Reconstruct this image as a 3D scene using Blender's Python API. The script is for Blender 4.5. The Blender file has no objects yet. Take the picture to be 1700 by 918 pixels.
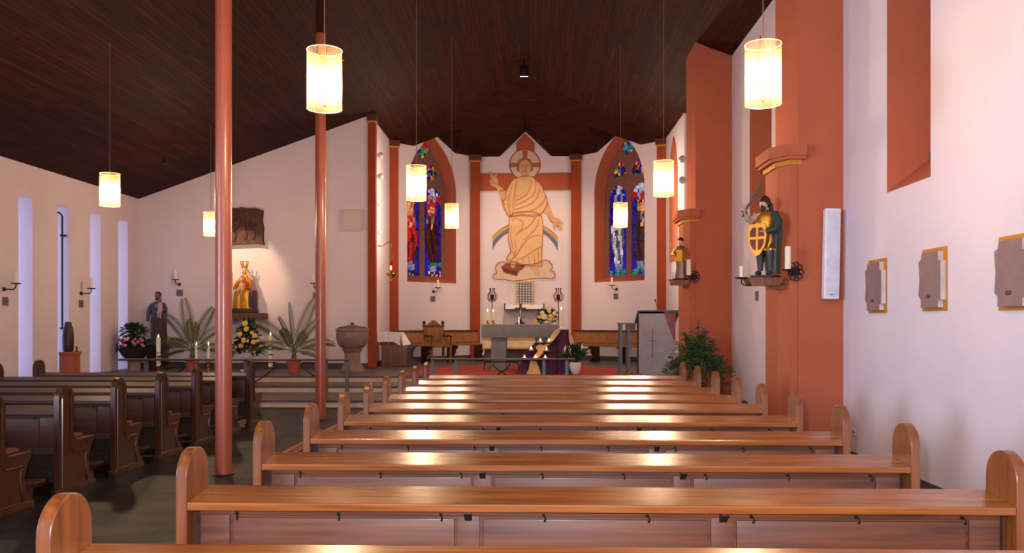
import bpy, bmesh, math, random
from mathutils import Vector, Matrix
from mathutils.geometry import tessellate_polygon
random.seed(7)
C = bpy.context.scene
PI = math.pi
# ---------------------------------------------------------------- camera
F = 1400.0; HOR = 535.0; H = 1.55; TH = math.atan(39/F)
ct, st = math.cos(TH), math.sin(TH)
cam = bpy.data.cameras.new('camera'); camo = bpy.data.objects.new('camera', cam)
C.collection.objects.link(camo); C.camera = camo
cam.sensor_width = 36; cam.lens = 36*F/1700; cam.shift_y = (HOR-459)/1700
cam.clip_start = .05; cam.clip_end = 200
camo.location = (0, 0, H); camo.rotation_euler = (PI/2, 0, TH)
# ---------------------------------------------------------------- world and exposure
C.view_settings.view_transform = 'Standard'; C.view_settings.look = 'None'
C.view_settings.exposure = 1.4; C.view_settings.gamma = 1; C.view_settings.use_curve_mapping = False
w = bpy.data.worlds.new('world'); C.world = w; w.use_nodes = True
w.node_tree.nodes['Background'].inputs[0].default_value = (.80, .80, 1.0, 1)
w.node_tree.nodes['Background'].inputs[1].default_value = .5
P_LAMP = 62.0
P_FLASH = 330.0
P_MURAL = 420.0
P_MADONNA = 230.0
P_SLOT = 1.0
def light(kind, name, loc, energy, col, size=.1, target=None, angle=60, blend=.5):
    l = bpy.data.lights.new(name, kind); l.energy = energy; l.color = col
    if kind == 'AREA': l.size = size
    else: l.shadow_soft_size = size
    if kind == 'SPOT': l.spot_size = math.radians(angle); l.spot_blend = blend
    o = bpy.data.objects.new(name, l); C.collection.objects.link(o); o.location = loc
    if target is not None:
        d = Vector(target)-Vector(loc); o.rotation_euler = d.to_track_quat('-Z', 'Y').to_euler()
    return o
light('POINT', 'camera_flash', (-.12, -.02, H+.16), P_FLASH, (.92, .92, 1), .03)

dl = light('AREA', 'right_wall_fill', (-9.6, 1.0, 2.6), 62, (.56, .72, 1), 2.6, (3.8, 8.5, 2.0)); dl.data.spread = math.radians(64)  # added unseen bluish fill, narrow beam to brighten the right wall, no window behind it
# ---------------------------------------------------------------- projection helpers (where a sight line meets a known wall or floor)
def on_y(px, py, Y):
    u = (px-850)/F; X = Y*(u*ct-st)/(ct+u*st); d = -X*st+Y*ct
    return Vector((X, Y, H-(py-HOR)*d/F))
def on_x(px, py, X):
    u = (px-850)/F; Y = X*(ct+u*st)/(u*ct-st); d = -X*st+Y*ct
    return Vector((X, Y, H-(py-HOR)*d/F))
def on_plane(px, py, P, n):
    u = (px-850)/F; v = -(py-HOR)/F
    D = Vector((-st+u*ct, ct+u*st, v)); O = Vector((0, 0, H))
    return O+D*((Vector(P)-O).dot(n)/D.dot(n))
# ---------------------------------------------------------------- materials
def lin(c):
    return tuple(((v/255)/12.92 if v/255 <= .04045 else ((v/255+.055)/1.055)**2.4) for v in c)+(1,)
MT = {}
def mat(name, col, rough=.6, metal=0, var=.12, scale=6, bump=0, stretch=(1, 1, 1), col2=None, emit=None, es=1, coat=0, spec=.5, bscale=None):
    if name in MT: return MT[name]
    m = bpy.data.materials.new(name); m.use_nodes = True; nt = m.node_tree; b = nt.nodes['Principled BSDF']
    c = lin(col); c2 = lin(col2) if col2 else tuple(v*(1-var*2) for v in c[:3])+(1,)
    tc = nt.nodes.new('ShaderNodeTexCoord'); mp = nt.nodes.new('ShaderNodeMapping'); mp.inputs['Scale'].default_value = stretch
    nt.links.new(tc.outputs['Object'], mp.inputs[0])
    nz = nt.nodes.new('ShaderNodeTexNoise'); nz.inputs['Scale'].default_value = scale; nz.inputs['Detail'].default_value = 6
    nt.links.new(mp.outputs[0], nz.inputs[0])
    rp = nt.nodes.new('ShaderNodeValToRGB'); rp.color_ramp.elements[0].position = .3; rp.color_ramp.elements[1].position = .7
    rp.color_ramp.elements[0].color = c2; rp.color_ramp.elements[1].color = c
    nt.links.new(nz.outputs[0], rp.inputs[0]); nt.links.new(rp.outputs[0], b.inputs['Base Color'])
    b.inputs['Roughness'].default_value = rough; b.inputs['Metallic'].default_value = metal
    b.inputs['Specular IOR Level'].default_value = spec
    if coat: b.inputs['Coat Weight'].default_value = coat; b.inputs['Coat Roughness'].default_value = .2
    if emit: b.inputs['Emission Color'].default_value = lin(emit); b.inputs['Emission Strength'].default_value = es
    if bump:
        bp = nt.nodes.new('ShaderNodeBump'); bp.inputs['Strength'].default_value = bump; bp.inputs['Distance'].default_value = .01
        src = nz
        if bscale:
            src = nt.nodes.new('ShaderNodeTexNoise'); src.inputs['Scale'].default_value = bscale; nt.links.new(mp.outputs[0], src.inputs[0])
        nt.links.new(src.outputs[0], bp.inputs['Height']); nt.links.new(bp.outputs[0], b.inputs['Normal'])
    MT[name] = m; return m
plaster = mat('plaster', (222, 205, 212), .9, var=.03, scale=1.5, bump=.15, bscale=60, spec=.2)
redp = mat('terracotta_paint', (182, 98, 70), .85, var=.05, scale=2, bump=.1, bscale=60, spec=.2)
redp_dark = mat('pilaster_paint', (150, 62, 34), .8, var=.05, scale=3, spec=.25)
ochre = mat('ochre_paint', (190, 125, 20), .7, var=.05)
def wood(name, c1, c2, axis, rough=.3, coat=.3, sc=5):
    s = [18, 18, 18]; s[axis] = 1.0
    return mat(name, c1, rough, scale=sc*.35, stretch=s, col2=c2, bump=.05, coat=coat)
oak_x = wood('oak_along', (166, 96, 44), (116, 60, 25), 0, .25, .3)
oak_z = wood('oak_upright', (140, 78, 36), (98, 50, 22), 2, .33, .25)
oak_pan = wood('oak_panel', (116, 64, 40), (80, 42, 26), 0, .5, .05)
walnut_x = wood('dark_oak_along', (80, 40, 18), (50, 24, 10), 0, .5, .05)
walnut_z = wood('dark_oak_upright', (78, 38, 16), (50, 23, 9), 2, .3, .3)
choir_z = wood('choir_oak', (150, 98, 48), (122, 74, 32), 2, .5, .1)
dark_wood = wood('bracket_wood', (52, 34, 26), (34, 20, 14), 0, .5, 0)
iron = mat('black_iron', (34, 30, 30), .5, .6, var=.1)
steel = mat('grey_steel', (96, 102, 112), .45, .3, var=.05)
brass = mat('brass', (205, 150, 60), .25, 1, var=.05)
gold = mat('gilding', (206, 144, 44), .42, .75, var=.12, scale=14)
silver = mat('silver', (190, 185, 180), .3, .9, var=.1)
wax = mat('candle_wax', (236, 224, 200), .6, var=.03)
flame = mat('flame', (255, 200, 120), .6, emit=(255, 190, 100), es=5)
stone_grey = mat('grey_stone', (128, 128, 132), .6, var=.12, scale=5, bump=.1, spec=.3)
sandstone = mat('sandstone', (142, 112, 100), .85, var=.14, scale=5, bump=.3)
redstone = mat('red_sandstone', (142, 112, 108), .85, var=.08, scale=7, bump=.2)
relief_st = mat('relief_stone', (96, 62, 52), .85, var=.25, scale=9, bump=.8)
cloth_w = mat('white_linen', (232, 226, 228), .9, var=.02)
cloth_p = mat('purple_cloth', (74, 26, 66), .9, var=.15, scale=5, bump=.2)
cloth_c = mat('cream_cloth', (214, 178, 130), .9, var=.12, scale=9)
leaf = mat('leaf_green', (62, 84, 44), .5, var=.3, scale=6)
leaf_d = mat('leaf_dark', (40, 62, 36), .5, var=.3, scale=6)
palm_g = mat('palm_green', (98, 106, 58), .5, var=.28, scale=4)
fern_g = mat('fern_green', (58, 84, 36), .6, var=.3, scale=5)
terra = mat('terracotta_pot', (176, 84, 58), .8, var=.08)
yel = mat('yellow_petal', (240, 200, 80), .6, var=.1, scale=30)
pale = mat('cream_petal', (246, 226, 190), .6, var=.08, scale=30)
pink = mat('pink_petal', (214, 110, 140), .6, var=.15, scale=30)
lpink = mat('light_pink_petal', (238, 190, 196), .6, var=.1, scale=30)
white_p = mat('white_paint', (232, 228, 236), .5, var=.02)
soilm = mat('soil', (50, 36, 28), .95, var=.3, scale=40)
skin = mat('painted_flesh', (206, 160, 128), .5, var=.05)
hairm = mat('painted_hair', (52, 34, 28), .6, var=.2, scale=30)
glassm = mat('frosted_pane', (220, 228, 240), .4, var=.02, emit=(170, 200, 255), es=P_SLOT*.9)

def tile_floor(name, c1, c2, mortar, sx, rough):
    m = bpy.data.materials.new(name); m.use_nodes = True; nt = m.node_tree; b = nt.nodes['Principled BSDF']
    tc = nt.nodes.new('ShaderNodeTexCoord'); br = nt.nodes.new('ShaderNodeTexBrick')
    br.inputs['Scale'].default_value = sx; br.inputs['Color1'].default_value = lin(c1); br.inputs['Color2'].default_value = lin(c2)
    br.inputs['Mortar'].default_value = lin(mortar); br.inputs['Mortar Size'].default_value = .008
    br.inputs['Brick Width'].default_value = .55; br.inputs['Row Height'].default_value = .35
    nt.links.new(tc.outputs['Object'], br.inputs[0])
    nz = nt.nodes.new('ShaderNodeTexNoise'); nz.inputs['Scale'].default_value = 3; nz.inputs['Detail'].default_value = 8
    nt.links.new(tc.outputs['Object'], nz.inputs[0])
    mx = nt.nodes.new('ShaderNodeMixRGB'); mx.blend_type = 'MULTIPLY'; mx.inputs[0].default_value = .5
    rp = nt.nodes.new('ShaderNodeValToRGB'); rp.color_ramp.elements[0].color = (.4, .4, .4, 1); rp.color_ramp.elements[0].position = .35; rp.color_ramp.elements[1].position = .65
    nt.links.new(nz.outputs[0], rp.inputs[0]); nt.links.new(br.outputs[0], mx.inputs[1]); nt.links.new(rp.outputs[0], mx.inputs[2])
    nt.links.new(mx.outputs[0], b.inputs['Base Color']); b.inputs['Specular IOR Level'].default_value = .3
    r2 = nt.nodes.new('ShaderNodeMapRange'); r2.inputs['To Min'].default_value = rough-.1; r2.inputs['To Max'].default_value = rough+.2
    nt.links.new(nz.outputs[0], r2.inputs[0]); nt.links.new(r2.outputs[0], b.inputs['Roughness'])
    return m
floor_m = tile_floor('slate_tiles', (34, 23, 20), (24, 16, 14), (48, 36, 32), 1.0, .5)
chfloor_m = tile_floor('chancel_tiles', (104, 88, 84), (84, 72, 72), (60, 52, 52), .8, .4)
riser_m = mat('step_riser', (214, 186, 160), .8, var=.1, scale=5)
skirt_m = mat('skirting', (72, 66, 72), .6, var=.1)

def plank_mat(name='ceiling_planks'):
    m = bpy.data.materials.new(name); m.use_nodes = True; nt = m.node_tree; b = nt.nodes['Principled BSDF']
    N = nt.nodes.new; L = nt.links.new
    uv = N('ShaderNodeUVMap'); uv.uv_map = 'UVMap'
    br = N('ShaderNodeTexBrick'); br.inputs['Scale'].default_value = 1
    br.inputs['Color1'].default_value = lin((66, 24, 10)); br.inputs['Color2'].default_value = lin((46, 15, 6)); br.inputs['Mortar'].default_value = lin((18, 8, 6))
    br.inputs['Mortar Size'].default_value = .006; br.inputs['Brick Width'].default_value = 2.6; br.inputs['Row Height'].default_value = .095; br.inputs['Bias'].default_value = .1
    L(uv.outputs[0], br.inputs[0])
    mp = N('ShaderNodeMapping'); mp.inputs['Scale'].default_value = (1.2, 14, 1); L(uv.outputs[0], mp.inputs[0])
    nz = N('ShaderNodeTexNoise'); nz.inputs['Scale'].default_value = 1.5; nz.inputs['Detail'].default_value = 6; L(mp.outputs[0], nz.inputs[0])
    rp = N('ShaderNodeValToRGB'); rp.color_ramp.elements[0].color = (.45, .42, .4, 1); rp.color_ramp.elements[1].color = (1.3, 1.25, 1.15, 1)
    rp.color_ramp.elements[0].position = .3; rp.color_ramp.elements[1].position = .72
    L(nz.outputs[0], rp.inputs[0])
    mx = N('ShaderNodeMixRGB'); mx.blend_type = 'MULTIPLY'; mx.inputs[0].default_value = 1
    L(br.outputs[0], mx.inputs[1]); L(rp.outputs[0], mx.inputs[2]); L(mx.outputs[0], b.inputs['Base Color'])
    b.inputs['Roughness'].default_value = .7; b.inputs['Specular IOR Level'].default_value = .12
    bp = N('ShaderNodeBump'); bp.inputs['Strength'].default_value = .4; bp.inputs['Distance'].default_value = .01; bp.invert = True
    L(br.outputs['Fac'], bp.inputs['Height']); L(bp.outputs[0], b.inputs['Normal'])
    return m
plank = plank_mat()
def attr_mat(name, emit=0, rough=.5):
    m = bpy.data.materials.new(name); m.use_nodes = True; nt = m.node_tree; b = nt.nodes['Principled BSDF']
    a = nt.nodes.new('ShaderNodeAttribute'); a.attribute_name = 'Col'
    nt.links.new(a.outputs['Color'], b.inputs['Base Color']); b.inputs['Roughness'].default_value = rough
    if emit:
        nt.links.new(a.outputs['Color'], b.inputs['Emission Color']); b.inputs['Emission Strength'].default_value = emit
    return m
stained = attr_mat('stained_glass', .34, .25)
def shade_mat():
    m = bpy.data.materials.new('lamp_shade_gauze'); m.use_nodes = True; nt = m.node_tree; N = nt.nodes.new; L = nt.links.new
    for n in list(nt.nodes): nt.nodes.remove(n)
    out = N('ShaderNodeOutputMaterial'); tr = N('ShaderNodeBsdfTransparent'); tr.inputs[0].default_value = (1, .93, .8, 1)
    tl = N('ShaderNodeBsdfTranslucent'); tl.inputs[0].default_value = (1, .72, .38, 1)
    df = N('ShaderNodeBsdfDiffuse'); df.inputs[0].default_value = (1, .75, .45, 1)
    m1 = N('ShaderNodeMixShader'); m1.inputs[0].default_value = .5; L(tl.outputs[0], m1.inputs[1]); L(df.outputs[0], m1.inputs[2])
    tc = N('ShaderNodeTexCoord'); vo = N('ShaderNodeTexVoronoi'); vo.inputs['Scale'].default_value = 140; L(tc.outputs['Object'], vo.inputs[0])
    mr = N('ShaderNodeMapRange'); mr.inputs['From Min'].default_value = .1; mr.inputs['From Max'].default_value = .7; mr.inputs['To Min'].default_value = .03; mr.inputs['To Max'].default_value = .16
    L(vo.outputs['Distance'], mr.inputs[0])
    mx = N('ShaderNodeMixShader'); L(mr.outputs[0], mx.inputs[0]); L(tr.outputs[0], mx.inputs[1]); L(m1.outputs[0], mx.inputs[2])
    L(mx.outputs[0], out.inputs[0]); return m
shade_m = shade_mat()
bulb_m = mat('bulb_glow', (255, 220, 160), .5, emit=(255, 214, 150), es=22)
shade_rim = mat('shade_rim', (250, 220, 160), .5, emit=(255, 200, 120), es=.5)
red_glass = mat('red_glass', (120, 12, 16), .15, var=.05, emit=(160, 16, 14), es=.25)

# ---------------------------------------------------------------- mesh builder
class MB:
    def __init__(s): s.v = []; s.f = []; s.uv = {}; s.fc = {}
    def add(s, vs, fs, M=None):
        n = len(s.v)
        for p in vs:
            p = Vector(p); s.v.append(M @ p if M else p)
        for f in fs: s.f.append(tuple(i+n for i in f))
        return s
    def box(s, a, b, M=None, bev=0):
        x0, y0, z0 = [min(a[i], b[i]) for i in range(3)]; x1, y1, z1 = [max(a[i], b[i]) for i in range(3)]
        if bev:
            e = min(bev, (x1-x0)*.45, (y1-y0)*.45, (z1-z0)*.45)
            bm = bmesh.new(); bmesh.ops.create_cube(bm, size=1)
            for q in bm.verts: q.co = Vector(((x0+x1)/2+q.co.x*(x1-x0), (y0+y1)/2+q.co.y*(y1-y0), (z0+z1)/2+q.co.z*(z1-z0)))
            bmesh.ops.bevel(bm, geom=bm.edges[:], offset=e, segments=2, affect='EDGES', profile=.6)
            s.bm(bm, M); return s
        vs = [(x0, y0, z0), (x1, y0, z0), (x1, y1, z0), (x0, y1, z0), (x0, y0, z1), (x1, y0, z1), (x1, y1, z1), (x0, y1, z1)]
        return s.add(vs, [(3, 2, 1, 0), (4, 5, 6, 7), (0, 1, 5, 4), (1, 2, 6, 5), (2, 3, 7, 6), (3, 0, 4, 7)], M)
    def bm(s, bm, M=None):
        bm.verts.ensure_lookup_table(); bm.verts.index_update()
        s.add([q.co.copy() for q in bm.verts], [tuple(q.index for q in f.verts) for f in bm.faces], M); bm.free(); return s
    def lathe(s, prof, seg=20, M=None, fold=0, k=6):
        n = len(prof); vs = []; fs = []
        for i in range(seg):
            a = 2*PI*i/seg
            for r, z in prof:
                rr = r*(1+fold*math.cos(k*a)); vs.append((rr*math.cos(a), rr*math.sin(a), z))
        for i in range(seg):
            j = (i+1) % seg
            for t in range(n-1): fs.append((i*n+t, j*n+t, j*n+t+1, i*n+t+1))
        if prof[0][0] > 1e-6: fs.append(tuple(i*n for i in reversed(range(seg))))
        if prof[-1][0] > 1e-6: fs.append(tuple(i*n+n-1 for i in range(seg)))
        return s.add(vs, fs, M)
    def loft(s, rings, seg=18, M=None, fold=0, k=7, ph=0):       # rings: z, cx, cy, rx, ry
        vs = []; fs = []; n = len(rings)
        for ri, (z, cx, cy, rx, ry) in enumerate(rings):
            for i in range(seg):
                a = 2*PI*i/seg; q = 1+fold*math.cos(k*a+ph+ri*.25)
                vs.append((cx+rx*q*math.cos(a), cy+ry*q*math.sin(a), z))
        for r in range(n-1):
            for i in range(seg):
                j = (i+1) % seg; fs.append((r*seg+i, r*seg+j, (r+1)*seg+j, (r+1)*seg+i))
        fs.append(tuple(reversed(range(seg)))); fs.append(tuple((n-1)*seg+i for i in range(seg)))
        return s.add(vs, fs, M)
    def tube(s, pts, r, seg=8, M=None):
        pts = [Vector(p) for p in pts]; n = len(pts); rs = r if isinstance(r, (list, tuple)) else [r]*n
        vs = []; fs = []; up = Vector((0, 0, 1)); pt = None; u = None
        for i, p in enumerate(pts):
            t = (pts[min(i+1, n-1)]-pts[max(i-1, 0)])
            if t.length < 1e-9: t = Vector((0, 0, 1))
            t.normalize()
            if u is None:
                u = t.cross(up)
                if u.length < .05: u = t.cross(Vector((1, 0, 0)))
            u = (u-t*u.dot(t)).normalized(); v = t.cross(u)
            for k in range(seg):
                a = 2*PI*k/seg; vs.append(p+(u*math.cos(a)+v*math.sin(a))*rs[i])
        for i in range(n-1):
            for k in range(seg):
                j = (k+1) % seg; fs.append((i*seg+k, i*seg+j, (i+1)*seg+j, (i+1)*seg+k))
        fs.append(tuple(reversed(range(seg)))); fs.append(tuple((n-1)*seg+k for k in range(seg)))
        return s.add(vs, fs, M)
    def ball(s, c, r, seg=14, M=None):
        r = r if isinstance(r, (list, tuple)) else (r, r, r); n = seg//2+1
        prof = [(math.sin(PI*i/(n-1)), -math.cos(PI*i/(n-1))) for i in range(n)]; prof[0] = (0, -1); prof[-1] = (0, 1)
        T = Matrix.Translation(c) @ Matrix.Diagonal((r[0], r[1], r[2], 1))
        return s.lathe(prof, seg, (M @ T) if M else T)
    def prism(s, poly, ext, axis, M=None):       # poly: 2D points, extruded along axis between ext
        a0, a1 = ext; n = len(poly)
        def mk(p, a):
            if axis == 0: return (a, p[0], p[1])
            if axis == 1: return (p[0], a, p[1])
            return (p[0], p[1], a)
        vs = [mk(p, a0) for p in poly]+[mk(p, a1) for p in poly]
        tris = tessellate_polygon([[Vector((p[0], p[1], 0)) for p in poly]])
        fs = [tuple(t) for t in tris]+[tuple(i+n for i in reversed(t)) for t in tris]
        for i in range(n): j = (i+1) % n; fs.append((i, j, j+n, i+n))
        return s.add(vs, fs, M)
    def quad(s, a, b, c, d, M=None): return s.add([a, b, c, d], [(0, 1, 2, 3)], M)
    def build(s, name, m, parent=None, smooth=35):
        me = bpy.data.meshes.new(name); me.from_pydata([tuple(p) for p in s.v], [], s.f)
        me.materials.append(m); bm = bmesh.new(); bm.from_mesh(me); bmesh.ops.recalc_face_normals(bm, faces=bm.faces[:])
        if smooth:
            lim = math.radians(smooth)
            for f in bm.faces: f.smooth = True
            for e in bm.edges:
                if len(e.link_faces) == 2: e.smooth = e.calc_face_angle(0) < lim
                else: e.smooth = False
        bm.to_mesh(me); bm.free()
        o = bpy.data.objects.new(name, me); C.collection.objects.link(o)
        if parent: o.parent = parent
        return o
def tag(o, label, cat, group=None):
    o['label'] = label; o['category'] = cat
    if group: o['group'] = group
    return o
def thing(name, label, cat, loc=(0, 0, 0), rz=0, group=None):
    o = bpy.data.objects.new(name, None); o.empty_display_size = .1; C.collection.objects.link(o); o.location = loc; o.rotation_euler = (0, 0, rz)
    return tag(o, label, cat, group)
def struct(o): o['kind'] = 'structure'; return o
def kids(o): return [c for c in bpy.data.objects if c.parent == o]
def dup(root, loc=None, rz=None, label=None, parent=None, scale=None):
    r = root.copy(); C.collection.objects.link(r)
    if parent: r.parent = parent
    for ch in kids(root): dup(ch, parent=r)
    if loc is not None: r.location = loc
    if rz is not None: r.rotation_euler = (0, 0, rz)
    if scale: r.scale = (scale,)*3
    if label: r['label'] = label
    return r
def TR(x, y, z, rz=0, rx=0, ry=0, s=1):
    return Matrix.Translation((x, y, z)) @ Matrix.Rotation(rz, 4, 'Z') @ Matrix.Rotation(ry, 4, 'Y') @ Matrix.Rotation(rx, 4, 'X') @ Matrix.Scale(s, 4)

# ================================================================ ROOM
ZC = .39                       # chancel floor height
XL, XR, YW = -10.1, 3.8, 21.2  # side walls and nave end wall
RX, RZ, SL = -.3, 8.2, .355    # ridge
EAVE = RZ-SL*3.9
def ceil_z(x): return RZ-SL*abs(x-RX)
m = MB(); m.quad((XL-1, -3, 0), (XR+1, -3, 0), (XR+1, 27.5, 0), (XL-1, 27.5, 0)); struct(m.build('floor', floor_m))
# chancel platform as three steps
S1, S2, S3 = 15.25, 17.0, 18.1
sp = MB(); tr = MB()
for y, z in ((S1, .13), (S2, .26), (S3, .39)):
    sp.box((XL, y, z-.13), (XR, y+.05, z-.035))
    tr.box((XL, y-.02, z-.035), (XR, 27.2 if z > .3 else y+2.2, z))
o = struct(sp.build('trim_1', riser_m)); o['label'] = 'pale stone risers of the three chancel steps'
o = struct(tr.build('trim_2', chfloor_m)); o['label'] = 'dark stone treads and chancel floor slab'

def pointed(w, h, spring, n=10):       # pointed arch outline, base centre at 0,0
    pts = [(-w/2, 0), (w/2, 0)]; r = w*1.05
    hh = h-spring
    for i in range(n+1):
        t = i/n; x = w/2*(1-t); # gothic curve
        pts.append((x, spring+hh*math.sin(PI/2*t**.85)*(1-.0) if t < 1 else h))
    for i in range(n-1, -1, -1):
        t = i/n; x = w/2*(1-t); pts.append((-x, spring+hh*math.sin(PI/2*t**.85)))
    return pts
def gothic(w, h, spring, n=10):
    # two circular arcs meeting in a point
    hh = h-spring; a = w/2; R = (a*a+hh*hh)/(2*a); out = [(-a, 0), (a, 0)]
    cx = a-R; a1 = math.asin(min(1, hh/R))
    if hh > R: a1 = PI/2
    right = [(cx+R*math.cos(a1*i/n), spring+R*math.sin(a1*i/n)) for i in range(n+1)]
    right[-1] = (0, h)
    return out+right+[(-x, z) for x, z in reversed(right[:-1])]
def wall(name, org, ud, nd, outer, holes=(), th=.5, m_=None, uvw=False):
    """wall face in the plane org + u*ud + z, normal nd; holes left open through thickness th (away from nd)."""
    org = Vector(org); ud = Vector(ud); nd = Vector(nd); mb = MB()
    loops = [outer]+list(holes); allp = [p for l in loops for p in l]
    tris = tessellate_polygon([[Vector((p[0], p[1], 0)) for p in l] for l in loops])
    for off in (0, th):
        vs = [org+ud*p[0]+Vector((0, 0, p[1]))-nd*off for p in allp]; mb.add(vs, [tuple(t) for t in tris])
    n = len(allp); k = 0
    for li, l in enumerate(loops):
        for i in range(len(l)):
            j = (i+1) % len(l); mb.f.append((k+i, k+j, k+j+n, k+i+n))
        k += len(l)
    return struct(mb.build(name, m_ or plaster, smooth=0))
def reveal(name, org, ud, nd, hole, th, m_, parent=None, off=.002, splay=0, sillrise=0):
    """lining of an opening: a thin collar just inside the hole."""
    org = Vector(org); ud = Vector(ud); nd = Vector(nd); mb = MB(); n = len(hole)
    cx = sum(p[0] for p in hole)/n; cz = min(p[1] for p in hole)+.5*(max(p[1] for p in hole)-min(p[1] for p in hole))
    def ins(p, d, back=0):
        x = p[0]-d*(1 if p[0] > cx else -1)*min(1, abs(p[0]-cx)/.05); z = p[1]-d*(1 if p[1] > cz else -1)
        if back and p[1] <= min(q[1] for q in hole)+.01: z += sillrise
        return (x, z)
    A = [ins(p, off) for p in hole]; B = [ins(p, off+splay, 1) for p in hole]
    vs = [org+ud*p[0]+Vector((0, 0, p[1]))+nd*.004 for p in hole]+[org+ud*p[0]+Vector((0, 0, p[1]))+nd*.004 for p in A]+[org+ud*p[0]+Vector((0, 0, p[1]))-nd*th for p in B]
    fs = []
    for i in range(n):
        j = (i+1) % n; fs.append((i, j, j+n, i+n)); fs.append((i+n, j+n, j+2*n, i+2*n))
    mb.add(vs, fs); o = mb.build(name, m_, parent, smooth=0); return o, B
def pane(name, org, ud, nd, pts, back, m_, parent):
    org = Vector(org); ud = Vector(ud); nd = Vector(nd); mb = MB()
    tris = tessellate_polygon([[Vector((p[0], p[1], 0)) for p in pts]])
    n = len(pts)
    for o_ in (back, back+.02): mb.add([org+ud*p[0]+Vector((0, 0, p[1]))-nd*o_ for p in pts], [tuple(t) for t in tris])
    for i in range(n): j = (i+1) % n; mb.f.append((i, j, j+n, i+n))
    return mb.build(name, m_, parent, smooth=0)

# left wall with four slot windows
slots = []
for x0, x1 in ((30, 54), (95, 115), (149, 167), (196, 212)):
    y0 = on_x(x0, 400, XL).y; y1 = on_x(x1, 400, XL).y; slots.append((y0, y1))
slots = [(slots[0][0]-1.33, slots[0][1]-1.33)]+slots
holes = [[(a, .40), (b, .40), (b, 4.04), (a, 4.04)] for a, b in slots]
wall('wall_left', (XL, 0, 0), (0, 1, 0), (1, 0, 0), [(-3, 0), (YW, 0), (YW, ceil_z(XL)), (-3, ceil_z(XL))], holes, .62)
for i, (a, b) in enumerate(slots):
    e = struct(thing('window_%d' % (i+1), 'x', 'x')); del e['label']; del e['category']
    r_, B = reveal('reveal', (XL, 0, 0), (0, 1, 0), (1, 0, 0), holes[i], .6, plaster, e)
    pane('pane', (XL, 0, 0), (0, 1, 0), (1, 0, 0), [(a, .4), (b, .4), (b, 4.04), (a, 4.04)], .58, glassm, e)
# nave end wall left of the apse
def east_top(x): return ceil_z(x)
wall('wall_front_left', (0, YW, 0), (1, 0, 0), (0, -1, 0), [(XL-.6, 0), (-4.18, 0), (-4.18, ceil_z(-4.18)), (XL-.6, ceil_z(XL-.6))], (), .4)
# right wall with pointed window recesses
rw = []
n1, f1 = on_x(1545, 300, XR).y, on_x(1473, 300, XR).y
n2, f2 = on_x(1281, 300, XR).y, on_x(1245, 300, XR).y
for a, b in ((n1-5.9, f1-5.9), (n1, f1), (n2, f2)):
    c_ = (a+b)/2; rw.append([(c_+x, 2.95+z) for x, z in gothic(b-a, 3.45, 2.1)])
wall('wall_right', (XR, 0, 0), (0, 1, 0), (-1, 0, 0), [(-3, 0), (YW+.2, 0), (YW+.2, ceil_z(XR)), (-3, ceil_z(XR))], rw, .75)
for i, h in enumerate(rw):
    e = struct(thing('window_%d' % (i+6), 'x', 'x')); del e['label']; del e['category']
    r_, B = reveal('reveal', (XR, 0, 0), (0, 1, 0), (-1, 0, 0), h, .66, redp, e, splay=.04, sillrise=.5)
    pane('pane', (XR, 0, 0), (0, 1, 0), (-1, 0, 0), B, .66, mat('dim_glass', (70, 70, 90), .3), e)
    if i == 1:
        q = MB(); yy = n1+.06; q.box((XR+.04, yy-.01, 3.16), (XR+.16, yy+.03, 3.20)); q.box((XR+.02, yy, 3.12), (XR+.05, yy+.03, 3.2)); q.build('latch', iron, e)
# apse
V = [(-4.18, 21.2), (-4.2, 24.4), (-1.91, 26.65), (1.28, 26.65), (3.72, 24.4), (3.72, 21.2)]
AP = (RX, 22.8, RZ)
def facet(i):
    a = Vector((*V[i], 0)); b = Vector((*V[i+1], 0)); ud = (b-a); L = ud.length; ud.normalize(); nd = Vector((ud.y, -ud.x, 0)); return a, b, ud, nd, L
names = ['wall_apse_left', 'wall_apse_diagonal_left', 'wall_apse_back', 'wall_apse_diagonal_right', 'wall_apse_right']
peaks = [None, (7.28, .25), (7.62, .24), (7.28, .25), None]     # peak height, inset of gable base from each end (fraction)
apse_holes = {}
def apse_hole(i, xl, xr, ytop, ybot, spring):
    a, b, ud, nd, L = facet(i)
    pl = on_plane(xl, ybot, a, nd); pr = on_plane(xr, ybot, a, nd); u0 = (pl-a).dot(ud); u1 = (pr-a).dot(ud); pm = on_plane((xl+xr)/2, ytop, a, nd)
    zb = (pl.z+pr.z)/2
    return [((u0+u1)/2+x, zb+z) for x, z in gothic(u1-u0, pm.z-zb, (pm.z-zb)*spring)]
apse_holes[1] = [apse_hole(1, 676, 757, 226, 469, .62)]
apse_holes[3] = [apse_hole(3, 987, 1070, 220, 467, .62)]
gz = {}
for i in range(5):
    a, b, ud, nd, L = facet(i); pk = peaks[i]
    outer = [(0, 0), (L, 0), (L, EAVE)]
    if pk:
        g0 = L*pk[1]; g1 = L*(1-pk[1]); gz[i] = (g0, g1, pk[0])
        for k in range(1, 6): outer.append((g1+(L/2-g1)*k/5*1.0, EAVE+(pk[0]-EAVE)*(math.sin(k/5*PI/2)**1.0 if i == 2 else (k/5)**.85)*1.0 if k < 5 else pk[0])) if False else None
        outer += [(g1, EAVE), (L/2, pk[0]), (g0, EAVE)]
        outer = [p for p in outer if p]
    outer.append((0, EAVE))
    wall(names[i], a, ud, nd, outer, apse_holes.get(i, ()), .85 if i in apse_holes else .3)
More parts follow.
